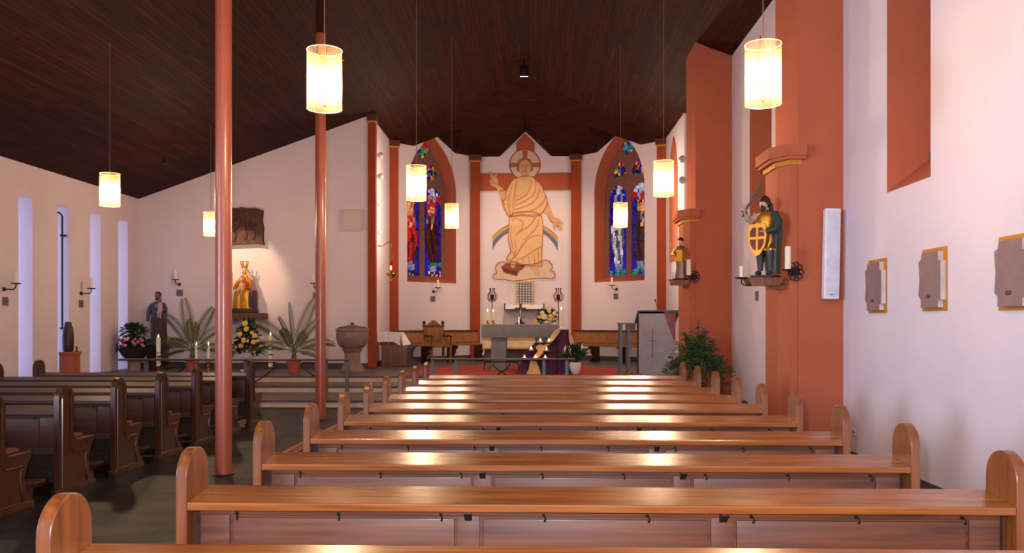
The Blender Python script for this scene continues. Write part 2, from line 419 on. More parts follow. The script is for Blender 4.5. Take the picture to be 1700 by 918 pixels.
# right apse wall side: tall red window seen edge-on
a, b, ud, nd, L = facet(4)
e = struct(thing('window_9', 'x', 'x')); del e['label']; del e['category']
mb = MB(); hp = [(L/2+x, 3.2+z) for x, z in gothic(1.3, 3.35, 2.1)]
n = len(hp); tris = tessellate_polygon([[Vector((p[0], p[1], 0)) for p in hp]])
for o_ in (0.0, .02): mb.add([a+ud*p[0]+Vector((0, 0, p[1]))+nd*o_ for p in hp], [tuple(t) for t in tris])
for i in range(n): mb.f.append((i, (i+1) % n, (i+1) % n+n, i+n))
mb.build('surround', redp, e, smooth=0)
# ---- ceiling with UVs
def ceiling():
    me = bpy.data.meshes.new('ceiling'); bm = bmesh.new(); uvl = bm.loops.layers.uv.new('UVMap')
    def face(pts, du, dv):
        du = Vector(du).normalized(); dv = Vector(dv).normalized()
        f = bm.faces.new([bm.verts.new(p) for p in pts])
        for l in f.loops: l[uvl].uv = (l.vert.co.dot(du), l.vert.co.dot(dv))
    A = Vector(AP)
    yb = -3
    # left slope
    face([(XL-.6, yb, ceil_z(XL-.6)), (XL-.6, YW+.4, ceil_z(XL-.6)), (-4.18, YW+.4, EAVE), (-4.18, YW, EAVE), A, (RX, yb, RZ)], (0, 1, 0), (1, 0, SL))
    face([(XR+.6, yb, ceil_z(XR+.6)), (XR+.6, YW+.3, ceil_z(XR+.6)), (V[5][0], YW, EAVE), A, (RX, yb, RZ)], (0, 1, 0), (-1, 0, SL))
    for i in range(5):
        a, b, ud, nd, L = facet(i); a = Vector((*V[i], EAVE)); b = Vector((*V[i+1], EAVE)); mid = (a+b)/2
        up = (A-mid).normalized()
        if i not in gz: face([a, b, A], ud, up); continue
        g0, g1, pz = gz[i]; B0 = a+ud*g0; B1 = a+ud*g1; t = (pz-EAVE)/(AP[2]-EAVE); P = mid.lerp(A, t); K = Vector((mid.x, mid.y, pz))
        face([a, B0, P, A], ud, up); face([B1, b, A, P], ud, up)
        face([B0, K, P], (P-K), (K-B0)); face([B1, P, K], (P-K), (K-B1))
    for f in bm.faces: f.normal_update()
    bm.to_mesh(me); bm.free(); me.materials.append(plank)
    o = bpy.data.objects.new('ceiling', me); C.collection.objects.link(o)
    so = o.modifiers.new('thick', 'SOLIDIFY'); so.thickness = .06; so.offset = 0
    return struct(o)
ceiling()
# skirting
def skirt(name, a, b, z0, h=.13):
    a = Vector(a); b = Vector(b); u = (b-a).normalized(); n = Vector((u.y, -u.x, 0)); mb = MB()
    mb.add([a+Vector((0, 0, z0)), b+Vector((0, 0, z0)), b+n*.03+Vector((0, 0, z0)), a+n*.03+Vector((0, 0, z0)),
            a+Vector((0, 0, z0+h)), b+Vector((0, 0, z0+h)), b+n*.03+Vector((0, 0, z0+h)), a+n*.03+Vector((0, 0, z0+h))],
           [(0, 1, 2, 3), (4, 5, 6, 7), (0, 1, 5, 4), (2, 3, 7, 6), (1, 2, 6, 5), (3, 0, 4, 7)]); struct(mb.build(name, skirt_m, smooth=0))
skirt('baseboard_front_left', (XL, YW, 0), (-4.18, YW, 0), ZC)
for i in range(5): skirt('baseboard_'+names[i][5:], (*V[i], 0), (*V[i+1], 0), ZC)
# apse pilasters with caps
def pilaster(k, x, y, ztop, wd=.24, ang=0):
    mb = MB(); M = TR(x, y, 0, ang); z1 = ztop-.24
    mb.box((-wd/2, -wd*.55, ZC), (wd/2, wd*.5, z1), M, .03)
    e = struct(mb.build('trim_%d' % k, redp_dark, smooth=0)); c = MB()
    c.box((-wd*.62, -wd*.7, z1+.05), (wd*.62, wd*.5, ztop), M, .03)
    c.build('cap', mat('cap_paint', (88, 34, 18), .8), e, 0)
    c = MB(); c.box((-wd*.56, -wd*.62, z1), (wd*.56, wd*.5, z1+.05), M, .01); c.build('ochre_band', ochre, e, 0)
for k, (px, vx, vy, ang) in enumerate([(0, -4.12, 21.2, 0), (0, -4.14, 24.34, .35), (0, -1.9, 26.55, .1), (0, 1.27, 26.55, -.1), (0, 3.66, 24.34, -.35)]):
    pilaster(3+k, vx, vy, EAVE-.0, .3 if k in (2, 3) else (.30 if k else .2), ang)
# big square wall pillars on the right wall
def pillar(k, yn, xin, depth, wy=.55):
    mb = MB(); z = ceil_z(XR); zi = ceil_z(xin)
    mb.add([(xin, yn, 0), (XR, yn, 0), (XR, yn+depth, 0), (xin, yn+depth, 0), (xin, yn, zi-.01), (XR, yn, z-.01), (XR, yn+depth, z-.01), (xin, yn+depth, zi-.01)],
           [(0, 1, 2, 3), (4, 5, 6, 7), (0, 1, 5, 4), (1, 2, 6, 5), (2, 3, 7, 6), (3, 0, 4, 7)])
    e = struct(mb.build('trim_%d' % k, redp, smooth=0)); e['label'] = 'square terracotta pillar with a half-height shaft and capital'
    d = .2; y0 = yn+.02; y1 = yn+depth-.05
    s_ = MB(); s_.prism([(xin+.02, y0), (xin+.02, y1), (xin-.1, y1), (xin-d, y1-.2), (xin-d, y0+.2), (xin-.1, y0)], (0, 3.52), 2); s_.build('shaft', redp, e, 0)
    def ring(g, za, zb, nm, mm):
        s_ = MB(); s_.prism([(xin+.03+g*.4, y0-g), (xin+.03+g*.4, y1+g), (xin-.1-g*.4, y1+g), (xin-d-g, y1-.2+g*.4), (xin-d-g, y0+.2-g*.4), (xin-.1-g*.4, y0-g)], (za, zb), 2); s_.build(nm, mm, e, 0)
    ring(.03, 3.50, 3.56, 'ochre_band', ochre); ring(.09, 3.56, 3.60, 'ochre_band', redp); ring(.12, 3.60, 3.74, 'capital', redp)
YP1 = on_x(1400, 400, XR).y; YP2 = on_x(1215, 400, XR).y
pillar(8, YP1, 3.25, 1.0); pillar(9, YP2, 3.1, 1.0)

# ================================================================ STAINED GLASS WINDOWS
def hsvmix(a, b, t): return tuple(a[i]*(1-t)+b[i]*t for i in range(3))
def glass_window(idx, i, red_left):
    a, b, ud, nd, L = facet(i); hole = apse_holes[i][0]; e = struct(thing('window_%d' % idx, 'x', 'x')); del e['label']; del e['category']
    BK = .5
    reveal('reveal', a, ud, nd, hole, BK, redp_dark if False else redp, e, splay=.02, sillrise=.12)
    us = [p[0] for p in hole]; zs = [p[1] for p in hole]; uc = (min(us)+max(us))/2; W = max(us)-min(us); z0 = min(zs); z1 = max(zs)
    # stone tracery plate with lancets cut out
    lw = W*.36; gap = W*.10; lz = z0+.22; lh = (z1-z0)*.62
    def lan(cx): return [(cx+x, lz+z) for x, z in gothic(lw, lh, lh*.86, 6)]
    def foil(cx, cz, r, k=4, ph=0): return [(cx+r*(.72+.28*abs(math.cos(k/2*(t+ph))))*math.cos(t), cz+r*(.72+.28*abs(math.cos(k/2*(t+ph))))*math.sin(t)) for t in [2*PI*j/24 for j in range(24)]]
    lights_ = [lan(uc-gap/2-lw/2), lan(uc+gap/2+lw/2), foil(uc, lz+lh+W*.62, W*.15), foil(uc-W*.19, lz+lh+W*.24, W*.14, 3, .5), foil(uc+W*.19, lz+lh+W*.24, W*.14, 3, .5)]
    org = a-nd*BK; mb = MB(); shr = [(uc+(p[0]-uc)*.985, z0+.02+(p[1]-z0)*.985) for p in hole]
    loops = [shr]+lights_; allp = [p for l in loops for p in l]; tris = tessellate_polygon([[Vector((p[0], p[1], 0)) for p in l] for l in loops]); n = len(allp)
    for o_ in (0, .12): mb.add([org+ud*p[0]+Vector((0, 0, p[1]))-nd*o_ for p in allp], [tuple(t) for t in tris])
    k = 0
    for l in loops:
        for j in range(len(l)): q = (j+1) % len(l); mb.f.append((k+j, k+q, k+q+n, k+j+n))
        k += len(l)
    mb.build('tracery', mat('tracery_stone', (128, 84, 74), .85, var=.1, scale=6), e, 0)
    BL = (26, 18, 140); DB = (12, 10, 70); RD = (170, 20, 16); WH = (170, 170, 190); FL = (205, 140, 100); YE = (205, 130, 30); GR = (20, 120, 66); BR = (66, 18, 22); TQ = (36, 120, 140); PU = (60, 26, 96); BK_ = (22, 12, 20)
    def colour(k, u, v):       # u -1..1, v 0..1 of one light
        r = random.random(); ph = (k*1.7+(0 if red_left else 2.3))
        if k >= 2: return random.choice([BL, DB, RD, YE, GR] if k > 2 else [BL, RD, TQ, GR, YE])
        robe = ((RD, BR) if red_left else (WH, (58, 24, 34)))[k]; c0 = .12*math.sin(v*5+ph)
        du = abs(u-c0)
        if v > .9: return random.choice([BL, DB, BL, WH]) if du > .3 else WH
        if v > .83: return hsvmix(WH, DB, .3) if abs(du-.35) < .16 else (RD if red_left or k else BL)
        hc = .765; hd = math.hypot(u-c0, (v-hc)*6.5)
        if hd < .26: return FL
        if hd < .44: return (RD if red_left else BR) if v > hc-.02 else FL
        if hd < .62: return YE if not red_left or k == 0 else RD
        if v > .70: return BL if r < .7 else DB
        wid = .42+.3*math.sin(PI*min(1, (.70-v)/.5))
        if v > .14:
            if du < wid:
                if v > .52 and abs(u-c0-.1) < .16 and v < .60: return FL
                fold = math.sin((u-c0)*9+v*7+ph)
                if v > .6: return hsvmix(robe, WH, .45) if fold > .2 else robe
                return tuple(c*(1 if fold > -.2 else .42) for c in robe)
            return BL if r < .65 else (DB if r < .9 else PU)
        if v > .11 and red_left and k == 1: return GR
        if v > .06: return (hsvmix(WH, DB, .35) if du < .4 else BL)
        return (random.choice([BL, DB, FL]) if red_left else random.choice([TQ, GR, TQ, BL]))
    for k, l in enumerate(lights_):
        xs = [p[0] for p in l]; zz = [p[1] for p in l]; x0, x1, y0, y1 = min(xs), max(xs), min(zz), max(zz)
        nx = 11 if k < 2 else 6; ny = max(6, int((y1-y0)/((x1-x0)/nx)*.72)); vs = []; fs = []; cols = []
        P = [[(x0-.01+(x1-x0+.02)*(i_+(random.uniform(-.42, .42) if 0 < i_ < nx else 0))/nx, y0-.01+(y1-y0+.02)*(j_+(random.uniform(-.42, .42) if 0 < j_ < ny else 0))/ny) for i_ in range(nx+1)] for j_ in range(ny+1)]
        for j_ in range(ny):
            for i_ in range(nx):
                q = [P[j_][i_], P[j_][i_+1], P[j_+1][i_+1], P[j_+1][i_]]; cx = sum(p[0] for p in q)/4; cz = sum(p[1] for p in q)/4
                c = colour(k, (cx-(x0+x1)/2)/((x1-x0)/2), (cz-y0)/(y1-y0)); jit = random.uniform(.45, 1.1)
                s_ = len(vs); bar = (j_ % 12 == 0)
                for p in q:
                    sx = .93; sz = .95 if not bar else .7
                    vs.append(org+ud*(cx+(p[0]-cx)*sx)+Vector((0, 0, cz+(p[1]-cz)*sz))-nd*.055)
                fs.append((s_, s_+1, s_+2, s_+3)); cols.append(tuple(min(1, x*jit) for x in lin(c)[:3])+(1,))
        me = bpy.data.meshes.new('stained_pane'); me.from_pydata([tuple(p) for p in vs], [], fs); ca = me.color_attributes.new('Col', 'FLOAT_COLOR', 'CORNER')
        for f_, cc in zip(me.polygons, cols):
            for li in f_.loop_indices: ca.data[li].color = cc
        me.materials.append(stained); o = bpy.data.objects.new('stained_pane', me); C.collection.objects.link(o); o.parent = e
        bk = MB(); bk.add([org+ud*x0+Vector((0, 0, y0))-nd*.07, org+ud*x1+Vector((0, 0, y0))-nd*.07, org+ud*x1+Vector((0, 0, y1))-nd*.07, org+ud*x0+Vector((0, 0, y1))-nd*.07], [(0, 1, 2, 3)]); bk.build('leading', mat('lead', (14, 12, 14), .6), e, 0)
glass_window(10, 1, True); glass_window(11, 3, False)

# ================================================================ MURAL on the back wall
def mural():
    e = thing('christ_mural', 'painted mural of a robed haloed figure raising a hand above a rainbow and cloud', 'mural', (0, 0, 0)); Y0 = 26.65
    def P(cx, cy): p = on_y(780+cx/3.4, 210+cy/3.4, Y0); return (p.x, p.z)
    lay = [0]
    def sheet(name, pts, col, sm=True, lvl=None, parent=None):
        if lvl is None: lay[0] += 1; lvl = lay[0]
        pts = [P(*p) for p in (cat(pts) if sm else pts)]; mb = MB(); y = Y0-.003-.0022*lvl
        mb.prism(pts, (y, y+.002), 1); return mb.build(name, mat('mural_'+name+str(col), col, .9, var=.05, scale=3, spec=.1), parent or e, 0)
    def cat(pts, n=5):
        out = []; N_ = len(pts)
        for i in range(N_):
            p0, p1, p2, p3 = pts[i-1], pts[i], pts[(i+1) % N_], pts[(i+2) % N_]
            for k in range(n):
                t = k/n; out.append(tuple(.5*((2*p1[d])+(-p0[d]+p2[d])*t+(2*p0[d]-5*p1[d]+4*p2[d]-p3[d])*t*t+(-p0[d]+3*p1[d]-3*p2[d]+p3[d])*t**3) for d in (0, 1)))
        return out
    def line(name, pts, wd=3.2, col=(150, 92, 58), closed=False, mb=None):
        own = mb is None; mb = mb or MB(); q = []
        pp = list(pts); n_ = len(pp)
        if closed: q = cat(pp); q.append(q[0])
        else:
            ext = [pp[0]]+pp+[pp[-1]]
            for i in range(1, n_):
                p0, p1, p2, p3 = ext[i-1], ext[i], ext[i+1], ext[i+2]
                for k in range(6):
                    t = k/6; q.append(tuple(.5*((2*p1[d])+(-p0[d]+p2[d])*t+(2*p0[d]-5*p1[d]+4*p2[d]-p3[d])*t*t+(-p0[d]+3*p1[d]-3*p2[d]+p3[d])*t**3) for d in (0, 1)))
            q.append(pp[-1])
        vs = []; y = Y0-.003-.0022*34
        for i, p in enumerate(q):
            a_ = q[max(i-1, 0)]; b_ = q[min(i+1, len(q)-1)]; dx, dy = b_[0]-a_[0], b_[1]-a_[1]; l_ = math.hypot(dx, dy) or 1
            nx, ny = -dy/l_*wd/2, dx/l_*wd/2
            A_ = P(p[0]+nx, p[1]+ny); B_ = P(p[0]-nx, p[1]-ny); vs += [(A_[0], y, A_[1]), (B_[0], y, B_[1])]
        mb.add(vs, [(2*i, 2*i+1, 2*i+3, 2*i+2) for i in range(len(q)-1)])
        if own: return mb.build(name, mat('mural_line'+str(col), col, .9), e, 0)
    sheet('cross_band', [(50, 268), (578, 264), (578, 360), (50, 364)], (178, 90, 66), False)
    sheet('cross_band', [(262, 92), (286, 64), (311, 38), (340, 66), (365, 94), (365, 200), (262, 200)], (178, 90, 66), False)
    for q in ([(50, 268), (236, 267)], [(388, 266), (578, 264)], [(50, 364), (140, 364)], [(172, 364), (206, 363)], [(424, 362), (578, 360)], [(264, 94), (264, 138)], [(364, 96), (364, 142)]): bl = MB(); line('', q, 4, mb=bl); bl.build('band_edging', mat('mural_edging', (142, 124, 96), .9), e, 0)
    def circ(r, n=40, c=(311, 215)): return [(c[0]+r*math.cos(2*PI*k/n), c[1]+r*math.sin(2*PI*k/n)) for k in range(n)]
    sheet('halo', circ(89), (142, 78, 52), False); sheet('halo', circ(83), (214, 184, 168), False)
    for q in ([(296, 134), (328, 134), (320, 200), (303, 200)], [(229, 204), (229, 232), (300, 224), (300, 212)], [(394, 204), (394, 232), (322, 224), (322, 212)]): sheet('halo_cross', q, (176, 96, 74), False)
    # cloud, footstool, rainbow
    cl = [(132, 850), (134, 834), (154, 824), (146, 806), (148, 784), (164, 768), (190, 764), (214, 774), (260, 780), (340, 780), (390, 768), (404, 758), (428, 754), (450, 762), (464, 782), (464, 800), (452, 812), (474, 820), (482, 838), (476, 854), (456, 860), (400, 856), (340, 862), (290, 868), (240, 872), (200, 864), (150, 862)]
    sheet('cloud', cl, (214, 184, 166)); line('cloud_outline', cl, 4, (150, 112, 88), True)
    cols = [(206, 120, 60), (214, 170, 90), (120, 150, 130), (96, 104, 150), (140, 110, 140)]
    for sd in (-1, 1):
        for k, c in enumerate(cols):
            ro = 240-k*8.4; ri = ro-8.4; pts = []; ths = []
            def yy(R, x): return 775-math.sqrt(R*R-(x-311)**2)
            xs = [128+j*(100/8) for j in range(9)] if sd < 0 else [406+j*(90/8) for j in range(9)]
            sheet('rainbow', [(x, yy(ro, x)) for x in xs]+[(x, yy(ri, x)) for x in reversed(xs)], c, False, 3+k*.3)
    sheet('footstool', [(176, 792), (212, 766), (322, 776), (300, 806), (276, 818), (268, 846), (196, 824)], (150, 84, 60), False)
    st_ = MB()
    for q in ([(180, 798), (270, 822)], [(190, 802), (195, 824)], [(206, 806), (208, 828)], [(222, 812), (224, 832)], [(240, 816), (242, 838)], [(258, 820), (258, 842)]): line('', q, 5, mb=st_)
    st_.build('footstool_lines', mat('mural_dark', (110, 56, 40), .9), e, 0)
    # arms and hands
    fl = (212, 166, 122)
    sheet('raised_arm', [(150, 345), (168, 335), (200, 372), (222, 420), (200, 445), (176, 405)], fl)
    sheet('raised_hand', [(138, 342), (120, 330), (112, 306), (120, 296), (112, 268), (108, 258), (116, 256), (127, 284), (122, 256), (128, 252), (138, 282), (146, 268), (154, 270), (150, 288), (160, 306), (158, 330), (156, 346)], fl)
    sheet('lowered_arm', [(408, 470), (440, 425), (458, 470), (482, 530), (466, 545), (440, 505)], fl)
    sheet('lowered_hand', [(462, 522), (490, 515), (520, 536), (526, 552), (510, 548), (522, 566), (518, 582), (504, 584), (486, 562), (480, 582), (472, 576), (470, 552)], fl)
    # robe
    low = [(232, 500), (222, 560), (218, 640), (232, 700), (208, 742), (218, 758), (262, 764), (290, 776), (400, 788), (404, 760), (408, 660), (412, 580), (398, 500), (310, 480)]
    sheet('lower_robe', low, (226, 180, 134)); line('lower_robe_outline', low, 3.4, (168, 102, 66), True)
    up = [(272, 290), (240, 306), (222, 336), (204, 378), (204, 410), (184, 426), (200, 470), (226, 508), (290, 502), (350, 508), (392, 500), (420, 470), (438, 424), (420, 376), (402, 332), (372, 304), (348, 284), (310, 284)]
    sheet('cloak', up, (224, 176, 132)); line('cloak_outline', up, 3.4, (168, 102, 66), True)
    sheet('chest', [(268, 300), (292, 286), (336, 286), (346, 310), (330, 360), (290, 410), (262, 412), (256, 350)], (216, 172, 128))
    sheet('neck', [(294, 262), (328, 262), (334, 296), (311, 304), (288, 296)], fl)
    sheet('foot', [(234, 768), (256, 764), (256, 790), (244, 800), (232, 790)], fl)
    sheet('foot', [(334, 780), (362, 782), (392, 812), (392, 832), (376, 838), (362, 818)], fl)
    sheet('hair', [(311, 178), (284, 186), (268, 212), (264, 240), (276, 258), (290, 240), (332, 240), (346, 256), (358, 238), (352, 208), (338, 186)], (158, 112, 78))
    sheet('face', [(311, 190), (290, 200), (278, 225), (282, 252), (294, 272), (311, 282), (328, 272), (340, 252), (344, 225), (332, 200)], (208, 160, 118))
    ln = MB()
    for q in ([(288, 222), (296, 218), (304, 222)], [(318, 222), (326, 218), (336, 222)], [(286, 226), (296, 229), (305, 226)], [(318, 226), (328, 229), (337, 226)], [(313, 222), (316, 244), (308, 247)], [(300, 258), (311, 261), (323, 257)], [(303, 254), (311, 252), (320, 254)],
              [(292, 270), (311, 282), (330, 270)], [(270, 300), (258, 350), (256, 420), (244, 480), (238, 512)], [(346, 296), (342, 340), (316, 388), (262, 420)], [(372, 306), (366, 370), (330, 410), (258, 446)], [(392, 350), (380, 400), (340, 440), (254, 470)],
              [(428, 396), (404, 440), (350, 474), (262, 494)], [(222, 380), (214, 430), (228, 500)], [(240, 330), (226, 400), (228, 460)], [(262, 330), (248, 400), (240, 460)], [(232, 508), (300, 500), (390, 500)],
              [(238, 530), (262, 520), (300, 540), (290, 580), (262, 612)], [(370, 512), (336, 560), (286, 590)], [(384, 520), (380, 560), (330, 620), (300, 640)], [(402, 620), (372, 614), (330, 634), (290, 680), (262, 730), (236, 752)], [(404, 676), (360, 700), (300, 740), (262, 752)],
              [(236, 560), (232, 620), (246, 700)], [(252, 640), (262, 690), (250, 730)], [(300, 745), (302, 772)], [(332, 735), (336, 778)], [(362, 720), (366, 782)], [(386, 700), (388, 784)], [(228, 700), (258, 726), (226, 752)],
              [(120, 296), (134, 320), (150, 322)], [(490, 540), (510, 548)], [(484, 552), (506, 566)], [(268, 392), (278, 400)], [(176, 405), (200, 445)], [(440, 505), (466, 545)]): line('', q, 2.6, mb=ln)
    ln.build('fold_lines', mat('mural_fold', (176, 112, 74), .9), e, 0)
mural()

# ================================================================ PEWS
def arch_pts(y0, y1, zt, n=12):
    r = (y1-y0)/2; c = (y0+y1)/2; return [(c+r*math.cos(PI-PI*i/n), zt-r+r*math.sin(PI-PI*i/n)) for i in range(n+1)]
def make_pew(L, label, cat_, group, m_x, m_z, m_p, groove):
    t = thing('church_pew', label, cat_, (0, 0, 0), 0, group); ZT = .985
    prof = [(0, 0)]+arch_pts(0, .25, ZT)+[(.25, .52), (.30, .47), (.60, .47), (.60, .43), (.55, .37), (.50, .26), (.53, .14), (.60, .09), (.60, 0)]
    for xa in (0, L-.05):
        mb = MB(); mb.prism(prof, (xa, xa+.05), 0)
        o = mb.build('end_panel', m_z, t, 40)
        bv = o.modifiers.new('bevel', 'BEVEL'); bv.width = .012; bv.segments = 2; bv.limit_method = 'ANGLE'; bv.angle_limit = math.radians(40)
        xo = xa-.002 if xa == 0 else xa+.052
        g = MB(); pts = [(xo, y, z) for y, z in [(.05, .06)]+arch_pts(.05, .20, ZT-.05, 8)+[(.20, .42), (.24, .36), (.46, .36), (.43, .26), (.46, .12), (.46, .06), (.05, .06)]]
        g.tube(pts, .009, 6); g.build('moulding', m_z, o)
        mb = MB(); mb.box((xa-.012, -.015, 0), (xa+.062, .62, .055), bev=.006); mb.build('foot', m_z, o)
    mb = MB(); mb.prism([(0, .722), (.25, .754), (.25, .789), (.0, .758)], (.05, L-.05), 0); o = mb.build('book_ledge', m_x, t, 0)
    bv = o.modifiers.new('bevel', 'BEVEL'); bv.width = .006; bv.segments = 2
    # framed back
    yb = .065; mb = MB(); n = 3; fl_, sw = .13, .10
    mb.box((.05+.035, yb, .665 if False else .69), (L-.085, yb+.03, .730), bev=.003); mb.box((.085, yb, .36), (L-.085, yb+.03, .42), bev=.003)
    pw = (L-.17-2*fl_-(n-1)*sw)/n; xs = .085
    mb.box((xs, yb+.001, .42), (xs+fl_, yb+.031, .69), bev=.003); x = xs+fl_; pan = []
    for k in range(n):
        pan.append((x, x+pw)); x += pw
        wd = fl_ if k == n-1 else sw; mb.box((x, yb+.001, .42), (x+wd, yb+.031, .69), bev=.003); x += wd
    o = mb.build('backrest', m_p, t)
    for a_, b_ in pan:
        p_ = MB(); p_.box((a_-.005, yb+.018, .415), (b_+.005, yb+.032, .695)); p_.box((a_+.012, yb+.008, .432), (b_-.012, yb+.03, .678), bev=.008); p_.build('back_panel', m_p, o)
    mb = MB()
    mb.box((.05, yb+.045, .1), (L-.05, yb+.055, .732)); mb.build('lining_board', dark_wood, o)
    mb = MB(); mb.box((.05, .17, .43), (L-.05, .62, .46), bev=.008); mb.build('seat', m_x, t)
    for k in range(n-1):
        xc = (pan[k][1]+pan[k+1][0])/2; p_ = MB(); p_.prism([(.012, .7235), (.012, .712), (yb, .671), (yb, .729)], (xc-.016, xc+.016), 0); p_.build('bracket', dark_wood, t, 0)
    nh = 8 if L > 3.5 else 7
    for k in range(nh):
        xh = .25+(L-.5)*k/(nh-1); q = MB(); q.tube([(xh, yb+.002, .700), (xh+.006, yb-.016, .695), (xh+.008, yb-.024, .684), (xh+.006, yb-.019, .675), (xh+.003, yb-.014, .677)], .0036, 6)
        q.box((xh-.007, yb-.004, .692), (xh+.007, yb+.002, .706)); q.build('coat_hook', iron, t)
    q = MB(); q.box((.05, -.27, .15), (L-.05, -.12, .18), bev=.006); kn = q.build('kneeler', m_x, t)
    for xx in (.12, L/2, L-.18):
        q = MB(); q.box((xx, -.21, 0), (xx+.05, -.17, .15)); q.box((xx, -.21, .10), (xx+.05, .08, .14)); q.build('kneeler_post', m_z, kn)
    return t
ordw = ['nearest', 'second', 'third', 'fourth', 'fifth', 'sixth', 'seventh', 'eighth', 'ninth', 'tenth']
pews_r = [2.62, 3.66, 4.67, 5.69, 6.69, 7.70, 8.66, 9.68, 10.77, 11.86]
LR = 3.685; pr = None
for k, y in enumerate(pews_r):
    lab = ('glossy oak pew in the right block, nearest, cut off by the lower frame edge' if k == 0 else
           'glossy oak pew in the right block, foremost towards the altar' if k == 9 else 'glossy oak pew in the right block, %s row counted from the camera' % ordw[k])
    if k == 0: pr = make_pew(LR, lab, 'pew', 'pews of the right block', oak_x, oak_z, oak_pan, False); pr.location = (-1.58, y, 0)
    else: dup(pr, (-1.58, y, 0), 0, lab)
pews_l = [6.39, 7.39, 8.39, 9.39, 10.39, 11.39, 12.39]
LL = 3.27; pl_ = None
for k, y in enumerate(pews_l):
    lab = ('dark brown pew in the left block, nearest, cut by the left frame edge' if k == 0 else
           'dark brown pew in the left block, foremost, with its far rounded end visible' if k == 6 else
           'dark brown pew in the left block, %s full pew end along the aisle' % ['', 'nearest', 'second', 'third', 'fourth', 'fifth'][k])
    if k == 0: pl_ = make_pew(LL, lab, 'pew', 'pews of the left block', walnut_x, walnut_z, walnut_x, True); pl_.location = (-7.51, y, 0)
    else: dup(pl_, (-7.51, y, 0), 0, lab)
cush = mat('cushion_fabric', (120, 62, 46), .9, var=.1, scale=20)
cu = None
for k, y in enumerate(pews_l[:4]):
    lab = 'thin reddish seat pad on the %s of the dark left pews' % ['nearest', 'second', 'third', 'fourth'][k]
    if cu is None:
        mb = MB(); mb.box((-.9, -.17, 0), (.9, .17, .035), bev=.017); cu = tag(mb.build('seat_pad', cush), lab, 'cushion', 'seat pads on the left pews'); cu.location = (-5.24, y+.42, .461)
    else: dup(cu, (-5.24, y+.42, .461), 0, lab)
mb = MB(); mb.box((-.09, -.06, 0), (.09, .06, .012), bev=.004); mb.box((-.085, -.055, .012), (.085, .0, .016)); b_ = tag(mb.build('folded_leaflet', white_p), 'small white folded leaflet lying on the kneeler between dark left pews', 'leaflet'); b_.location = (-4.7, 8.195, .181)

# ================================================================ ROUND COLUMNS
for (px, py, lab, nm) in ((371, 788, 'terracotta round steel column standing by the nearer pews', 'a'), (532, 697, 'terracotta round steel column standing further back near the chancel steps', 'b')):
    d = F*H/(py-HOR); u = (px-850)/F; X = u*d*ct-d*st; Y = u*d*st+d*ct; zt = ceil_z(X)
    zc2 = zt; zt = zt if nm == 'a' else 6.15
    t = thing('round_column', lab, 'column', (X, Y, 0), 0, 'round columns along the aisle')
    if nm == 'b':
        mb = MB(); mb.lathe([(.07, zt-.02), (.07, zc2-.02)], 24); mb.build('dark_extension', mat('extension_paint', (62, 28, 16), .9, spec=.1), t)
    mb = MB(); mb.lathe([(.082, .01), (.082, zt-.02)], 32); mb.build('shaft', mat('column_enamel', (164, 82, 56), .3, var=.04, scale=2, coat=.3), t)
    mb = MB(); mb.lathe([(.11, 0), (.11, .01), (.084, .014)], 24); mb.build('base_ring', iron, t)
    

# ================================================================ PENDANT LAMPS
def pendant():
    t = thing('pendant_lamp', '', 'lamp', (0, 0, 0), 0, 'cylindrical pendant lamps'); R_, Hh = .148, .5
    mb = MB(); n = 40; vs = []; fs = []
    for i in range(n):
        a_ = 2*PI*i/n; vs += [(R_*math.cos(a_), R_*math.sin(a_), 0), (R_*math.cos(a_), R_*math.sin(a_), Hh)]
    for i in range(n): j = (i+1) % n; fs.append((2*i, 2*j, 2*j+1, 2*i+1))
    mb.add(vs, fs); o = mb.build('lamp_shade', shade_m, t)
    for z in (0, Hh):
        q = MB(); q.tube([(R_*math.cos(2*PI*i/32), R_*math.sin(2*PI*i/32), z) for i in range(33)], .0028, 6); q.build('rim', shade_rim, o)
    q = MB(); q.lathe([(.012, .02), (.014, .06), (.014, Hh-.09), (.035, Hh-.085), (.035, Hh-.06), (.006, Hh-.05), (.006, Hh+.04)], 12)
    for k in range(3):
        a_ = 2*PI*k/3+.3; q.tube([(0, 0, Hh-.07), (.165*math.cos(a_), .165*math.sin(a_), Hh-.07)], .005, 6)
    q.build('lamp_frame', brass, t)
    for tier in (0, 1):
        for k in range(3):
            a_ = 2*PI*k/3+tier*.6; x, y = .062*math.cos(a_), .062*math.sin(a_); z = .30 if tier else .10
            b = MB(); b.ball((x, y, z), (.03, .03, .05), 10); b.build('bulb', bulb_m, t)
            s_ = MB(); s_.lathe([(.014, z+.04), (.016, z+.045), (.016, z+.10), (.004, z+.105)], 10, TR(x, y, 0)); s_.build('socket', brass, t)
    return t
pend = []
lamps = [(-1.8, 7.15, 'large pendant lamp hanging near the camera in front of the rear round column'), (1.9, 7.1, 'large pendant lamp hanging near the camera beside the right wall'),
         (-1.77, 12.5, 'middle-sized pendant lamp hanging in front of the left stained window'), (1.89, 12.5, 'middle-sized pendant lamp hanging right of the right stained window'),
         (-1.78, 17.9, 'small distant pendant lamp just right of the left stained window'), (1.8, 17.9, 'small distant pendant lamp in front of the right stained window'),
         (-6.65, 13.0, 'pendant lamp on the far left over the dark pews'), (-7.0, 18.0, 'small pendant lamp half hidden by the nearer round column')]
zs_ = {0: 3.37, 1: 3.37, 2: 3.37, 3: 3.42, 4: 3.56, 5: 3.57, 6: 3.37, 7: 3.42}
base = pendant()
for k, (x, y, lab) in enumerate(lamps):
    o = base if k == 0 else dup(base); o.location = (x, y, zs_[k]); o['label'] = lab; o.rotation_euler = (0, 0, k*.9)
